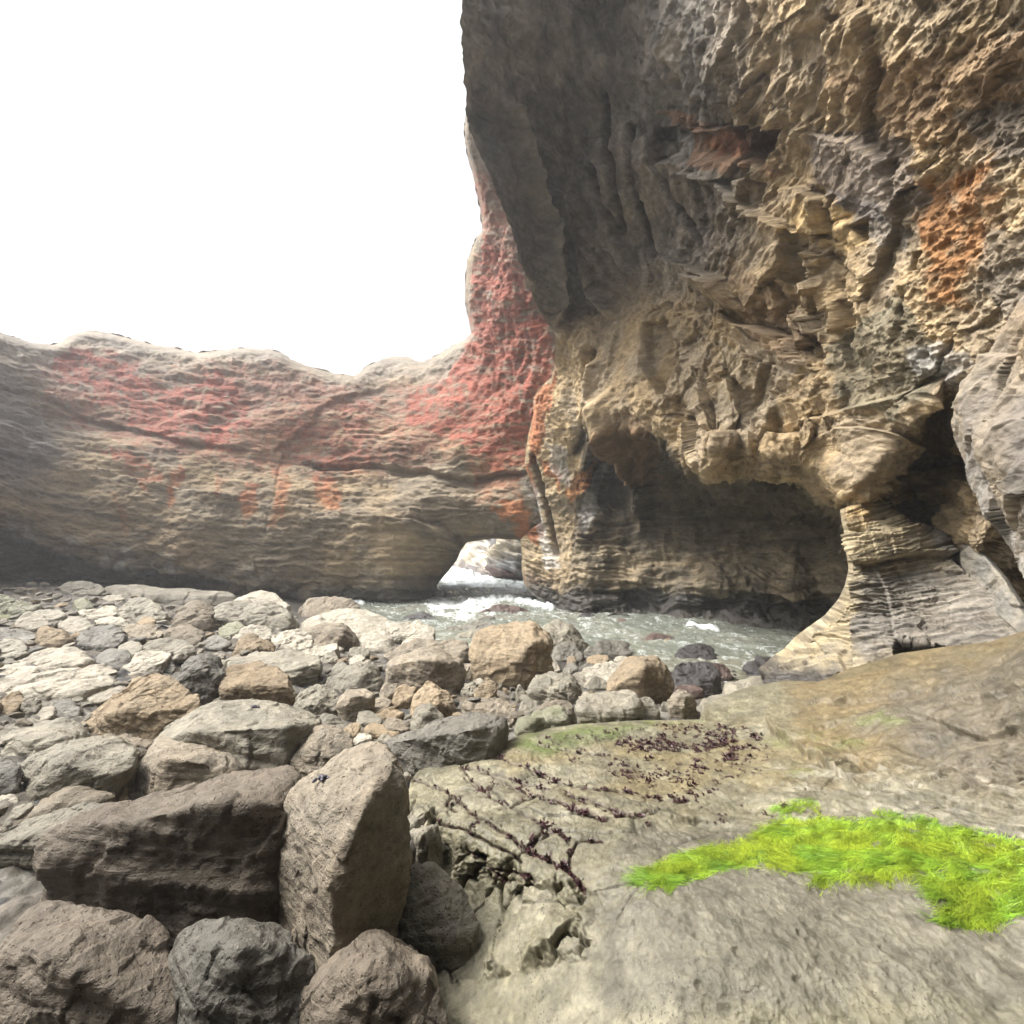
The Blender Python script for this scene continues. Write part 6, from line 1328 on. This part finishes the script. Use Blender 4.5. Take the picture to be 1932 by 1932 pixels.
placed, tries, used_lab = [], 0, {}
while len(placed) < 150 and tries < 9000:
    tries += 1
    x = rng.uniform(-20, 1340); y = rng.uniform(1100, 1600)
    pt = np.array([[x, y]])
    if not inside(pt, np.array(AREA))[0]: continue
    Xg, zg = ground_at(x, y)
    d = to_px(Xg)[2]
    if zg < .08 or d > 24: continue
    s = rng.uniform(.13, .30) * np.interp(d, [3, 8, 20], [.6, 1.1, 2.0])
    rp = s * F / d * .5
    yt = y - rp * .7
    if any(inside(np.array([[x, yt], [x, yt - rp * .3]]), h)[k_] for h, hd, hc, sh in hulls for k_ in (0, 1)): continue
    if any((x - a) ** 2 + ((y - b_) * 1.6) ** 2 < (rp + r_) ** 2 * .7 for a, b_, r_ in placed): continue
    placed.append((x, y, rp))
    mk, adj = cob_mats[rng.choice(5, p=[.32, .18, .26, .14, .10])]
    o = bpy.data.objects.new('cobble', cobble_mesh(int(rng.randint(12)), mk)); COL.objects.link(o)
    o.location = (Xg[0], Xg[1], zg + s * rng.uniform(-.05, .08)); o.scale = (s, s, s * rng.uniform(.8, 1.1)); o.rotation_euler = (rng.normal() * .15, rng.normal() * .15, rng.uniform(0, 6.28))
    best = min(hulls, key=lambda h: np.min(np.hypot(h[0][:, 0] - x, (h[0][:, 1] - y) * 1.5)))
    dx, dy = x - best[2][0], y - best[2][1]
    rel = ('right of' if dx > 0 else 'left of') if abs(dx) > abs(dy) * 1.6 else ('in front of' if dy > 0 else 'behind')
    nm = best[3]
    nm = nm if len(nm.split()) <= 7 else ' '.join(nm.split()[:7])
    while nm.split()[-1] in ('the', 'of', 'a', 'in', 'and', 'to', 'with', 'by', 'at', 'behind', 'under', 'beside', 'between', 'on', 'left', 'right', 'along', 'near', 'from', 'above', 'among', 'below', 'front', 'against', 'nearest', 'just', 'far', 'upper', 'small', 'dark', 'tucked', 'its', 'black', 'cut', 'grey', 'brown', 'pale', 'big', 'tall', 'long'):
        nm = ' '.join(nm.split()[:-1])
    for size in (['small', 'little', 'rounded', 'lesser', 'low'] if s < .3 else ['rounded', 'larger', 'stout', 'low', 'broad']):
        for form in ('cobble', 'stone', 'rock'):
            lab = f'{size} {adj} {form} {rel} the {nm}'
            if lab not in used_lab: break
        if lab not in used_lab: break
    used_lab[lab] = 1
    tag(o, lab, 'rock', 'loose cobbles between the boulders')

# ------------------------------------------------------------------ mussels and chips lying on the boulders
from mathutils.bvhtree import BVHTree
from mathutils import Vector
def on_surface(ob, x, y):
    """where the sight line through a plan point meets an object"""
    dg = bpy.context.evaluated_depsgraph_get()
    mw_ = ob.matrix_world if ob.matrix_world.translation.length else None
    o = np.array([0, 0, EYE]) - np.array(ob.location); dr = dirs(x, y); dr = dr / np.linalg.norm(dr)
    hit = ob.ray_cast(Vector(o), Vector(dr))
    return (np.array(hit[1]) + np.array(ob.location), np.array(hit[2])) if hit[0] else (None, None)
bpy.context.view_layer.update()
def rock_by(short): return next(o for o, s, q, d in ROCKS if s == short)
M_MUSSEL = plain_mat('mussel shell', (.05, .045, .06), .35, .5, 60, spec=.5)
for short, px, py, lab in (('tall foreground boulder', 431.25 + 720 * .24802, 1293.75 + 715 * .24802, 'clump of dark mussel shells on top of the tall boulder'),
                           ('wide grey slab', 431.25 + 200 * .24802, 1293.75 + 165 * .24802, 'clump of dark mussel shells on the wide grey slab')):
    X, n = on_surface(rock_by(short), px, py)
    if X is None: continue
    root = bpy.data.objects.new('mussel_cluster', None); COL.objects.link(root); root.location = X; tag(root, lab, 'mussels')
    for k in range(7):
        S, Fq = ico(3)
        V = S * np.array([.022, .010, .008]) * (1 - .35 * S[:, :1])
        a_ = rng.uniform(0, 6.28); c_, s_ = math.cos(a_), math.sin(a_)
        V = V @ np.array([[c_, s_, 0], [-s_, c_, 0], [0, 0, 1]]) + np.array([rng.normal() * .03, rng.normal() * .012, .006 + rng.rand() * .012])
        link('shell', mesh_np('shell', V, Fq), M_MUSSEL, root)
X, n = on_surface(rock_by('flat slate topped stone'), 862.5 + 105 * .29762, 1102.1 + 735 * .29762)
if X is not None:
    pts = rng.normal(size=(12, 3)); pts /= np.linalg.norm(pts, axis=1)[:, None]
    me, base = rock_mesh('slate_chip', pts * np.array([.13, .08, .02]), 77, 20, 4, .03, 0, 0)
    link('slate_chip', me, B_SLATE, label='thin dark slate chip lying on a flat brown stone', cat='rock').location = X - np.array([0, 0, .01])

# ------------------------------------------------------------------ seaweed on the shelf
shelf_ob = bpy.data.objects['rock_shelf']
def shelf_points(P):
    out, nn, ok = [], [], []
    for i, (x, y) in enumerate(P):
        d_ = dirs(x, y); d_ = d_ / np.linalg.norm(d_)
        hit = shelf_ob.ray_cast(Vector((0, 0, EYE)), Vector(d_))
        if hit[0]: out.append(hit[1]); nn.append(hit[2]); ok.append(i)
    return np.array(out), np.array(nn), np.array(ok)

# dark red tufts: along the cracks and in a thick mat towards the boulders
cand = []
for i, ln in enumerate(CRACKS[:17]):
    ln = np.array(ln); seg = np.hypot(*np.diff(ln, axis=0).T); cum = np.concatenate([[0], np.cumsum(seg)])
    n_ = int(cum[-1] * (.42 if i < 6 else .2))
    u = rng.rand(n_) * cum[-1]
    pp = np.stack([np.interp(u, cum, ln[:, 0]), np.interp(u, cum, ln[:, 1])], 1)
    cl = fbm(np.stack([pp[:, 0] * .03, pp[:, 1] * .03, pp[:, 0] * 0], 1), 3, 300 + i)
    pp = pp[cl > -.05] + rng.normal(size=(int((cl > -.05).sum()), 2)) * np.array([3.5, 2.0]); cand.append(pp)
TUFT_AREA = [(1010, 1400), (1060, 1385), (1150, 1375), (1280, 1368), (1400, 1372), (1450, 1395), (1455, 1440), (1400, 1470), (1330, 1500), (1240, 1500), (1180, 1470), (1100, 1440), (1020, 1415)]
q = np.stack([rng.uniform(1000, 1480, 9000), rng.uniform(1365, 1520, 9000)], 1)
den = patch(q, TUFT_AREA, 12) * (.25 + .75 * patch(q, [(1180, 1395), (1260, 1372), (1400, 1375), (1440, 1400), (1380, 1440), (1250, 1440)], 20))
cl = fbm(np.stack([q[:, 0] * .018, q[:, 1] * .05, q[:, 0] * 0], 1), 4, 320)
q = q[(rng.rand(len(q)) < den * .95) & (cl > -.06)]; cand.append(q)
q = np.stack([rng.uniform(1000, 1560, 500), rng.uniform(1440, 1560, 500)], 1); cl = fbm(np.stack([q[:, 0] * .02, q[:, 1] * .04, q[:, 0] * 0], 1), 3, 330); cand.append(q[cl > .42])
cand = np.vstack(cand)
Xs, Ns, ok = shelf_points(cand)
V, Fs, nv = [], [], 0
for X, n in zip(Xs, Ns):
    r = rng.uniform(.006, .018) * (1 + .9 * (rng.rand() < .2))
    for k in range(9):
        a_ = rng.uniform(0, 6.28); el_ = rng.uniform(.15, 1.2)
        dr = np.array([math.cos(a_) * math.cos(el_), math.sin(a_) * math.cos(el_), math.sin(el_)])
        sd = np.array([-math.sin(a_), math.cos(a_), rng.normal() * .3]); w_ = r * rng.uniform(.15, .3); L = r * rng.uniform(.7, 1.4)
        m_ = X + dr * L * .6 + sd * rng.normal() * .004; e_ = X + dr * L + np.array([rng.normal(), rng.normal(), -.5]) * .006
        b0 = X - np.array([0, 0, .004])
        V += [b0 - sd * w_ * .4, b0 + sd * w_ * .4, m_ + sd * w_, m_ - sd * w_, e_ + sd * w_ * .6, e_ - sd * w_ * .6]
        Fs += [[nv, nv + 1, nv + 2, nv + 3], [nv + 3, nv + 2, nv + 4, nv + 5]]; nv += 6
link('red_seaweed', mesh_np('red_seaweed', V, Fs), plain_mat('dark red seaweed', (.055, .022, .024), .45, .5, 30, spec=.4), label='dark red tufts of seaweed growing along the cracks of the shelf', cat='seaweed', kind='stuff')

# bright green sea lettuce: long strands combed down the slope
q = np.stack([rng.uniform(1200, 2080, 110000), rng.uniform(1505, 1760, 110000)], 1)
mm = moss_mask(q, 15)
thin = fbm(np.stack([q[:, 0] * .02, q[:, 1] * .06, q[:, 0] * 0], 1), 3, 340)
q = q[(mm > .05 + .6 * rng.rand(len(q))) & (thin > -.5)]
q = q[:52000]
Xs, Ns, ok = shelf_points(q); q = q[ok]
fl = fbm(np.stack([q[:, 0] * .012, q[:, 1] * .03, q[:, 0] * 0], 1), 3, 350)
ang = 3.6 + 1.3 * fl + rng.normal(size=len(q)) * .22 + .9 * pnoise(np.stack([q[:, 0] * .05, q[:, 1] * .09, q[:, 0] * 0], 1), 77)
K = len(q)
L = rng.uniform(.03, .11, K); wd = rng.uniform(.0005, .0012, K)
dr = np.stack([np.cos(ang), np.sin(ang), np.zeros(K)], 1); sd = np.stack([-np.sin(ang), np.cos(ang), np.zeros(K)], 1)
lift = rng.uniform(.0002, .002, K) * (1 + .8 * fbm(np.stack([q[:, 0] * .04, q[:, 1] * .08, q[:, 0] * 0], 1), 3, 360))
V = []
ph = rng.uniform(0, 6.28, K)
slope = -(Ns[:, 0] * dr[:, 0] + Ns[:, 1] * dr[:, 1]) / np.maximum(Ns[:, 2], .3)
for j in range(5):
    t_ = j / 4
    c = Xs + dr * (L * t_)[:, None] + sd * (.009 * np.sin(ph + t_ * 4))[:, None]
    c[:, 2] += np.clip(slope, -.6, .6) * L * t_ + np.maximum(lift, .0006) * math.sin(math.pi * min(1, t_ * 1.1)) + .003
    tw = np.stack([np.zeros(K), np.zeros(K), np.sin(ph * 3 + t_ * 3) * .6], 1)
    s_ = (sd + tw) * (wd * (1 - .6 * t_))[:, None]
    V += [c - s_, c + s_]
V = np.stack(V, 1)                                       # K, 10, 3
base = np.arange(K)[:, None, None] * 10
Fq = base + np.array([[0, 1, 3, 2], [2, 3, 5, 4], [4, 5, 7, 6], [6, 7, 9, 8]])[None]
tone_ = (.55 + .45 * rng.rand(K)) * np.clip(.95 + .7 * fbm(np.stack([q[:, 0] * .03, q[:, 1] * .07, q[:, 0] * 0], 1), 4, 370), .45, 1.3) ; yel = np.clip(.5 + fl, 0, 1)
colr = np.stack([(.23 + .16 * yel) * tone_, (.43 + .07 * yel) * tone_, .04 * tone_, np.zeros(K)], 1)
mg, t, b = nodes('sea lettuce')
va = N_(t, 'ShaderNodeVertexColor', layer_name='Col'); t.links.new(va.outputs['Color'], b.inputs['Base Color'])
b.inputs['Roughness'].default_value = .32; b.inputs['Specular IOR Level'].default_value = .4
link('green_seaweed', mesh_np('green_seaweed', V.reshape(-1, 3), Fq.reshape(-1, 4), np.repeat(colr, 10, 0)), mg, label='bright green mat of stringy seaweed spread over the right foreground shelf', cat='seaweed', kind='stuff')

# ------------------------------------------------------------------ sea mist in the bowl
hb = bmesh.new(); bmesh.ops.create_cube(hb, size=1)
for v_ in hb.verts: v_.co.x *= 170; v_.co.y = v_.co.y * 150 + 55; v_.co.z = -2.2 + (v_.co.z + .5) * 36
me = bpy.data.meshes.new('haze'); hb.to_mesh(me); hb.free()
hm = bpy.data.materials.new('haze'); hm.use_nodes = True; ht = hm.node_tree; ht.nodes.clear()
ho = ht.nodes.new('ShaderNodeOutputMaterial'); hv = ht.nodes.new('ShaderNodeVolumePrincipled')
hv.inputs['Color'].default_value = (.93, .95, 1, 1); hv.inputs['Density'].default_value = HAZE; hv.inputs['Anisotropy'].default_value = .35
ht.links.new(hv.outputs[0], ho.inputs['Volume'])
link('haze', me, hm, kind='stuff', label='thin sea mist hanging in the rock bowl', cat='haze')
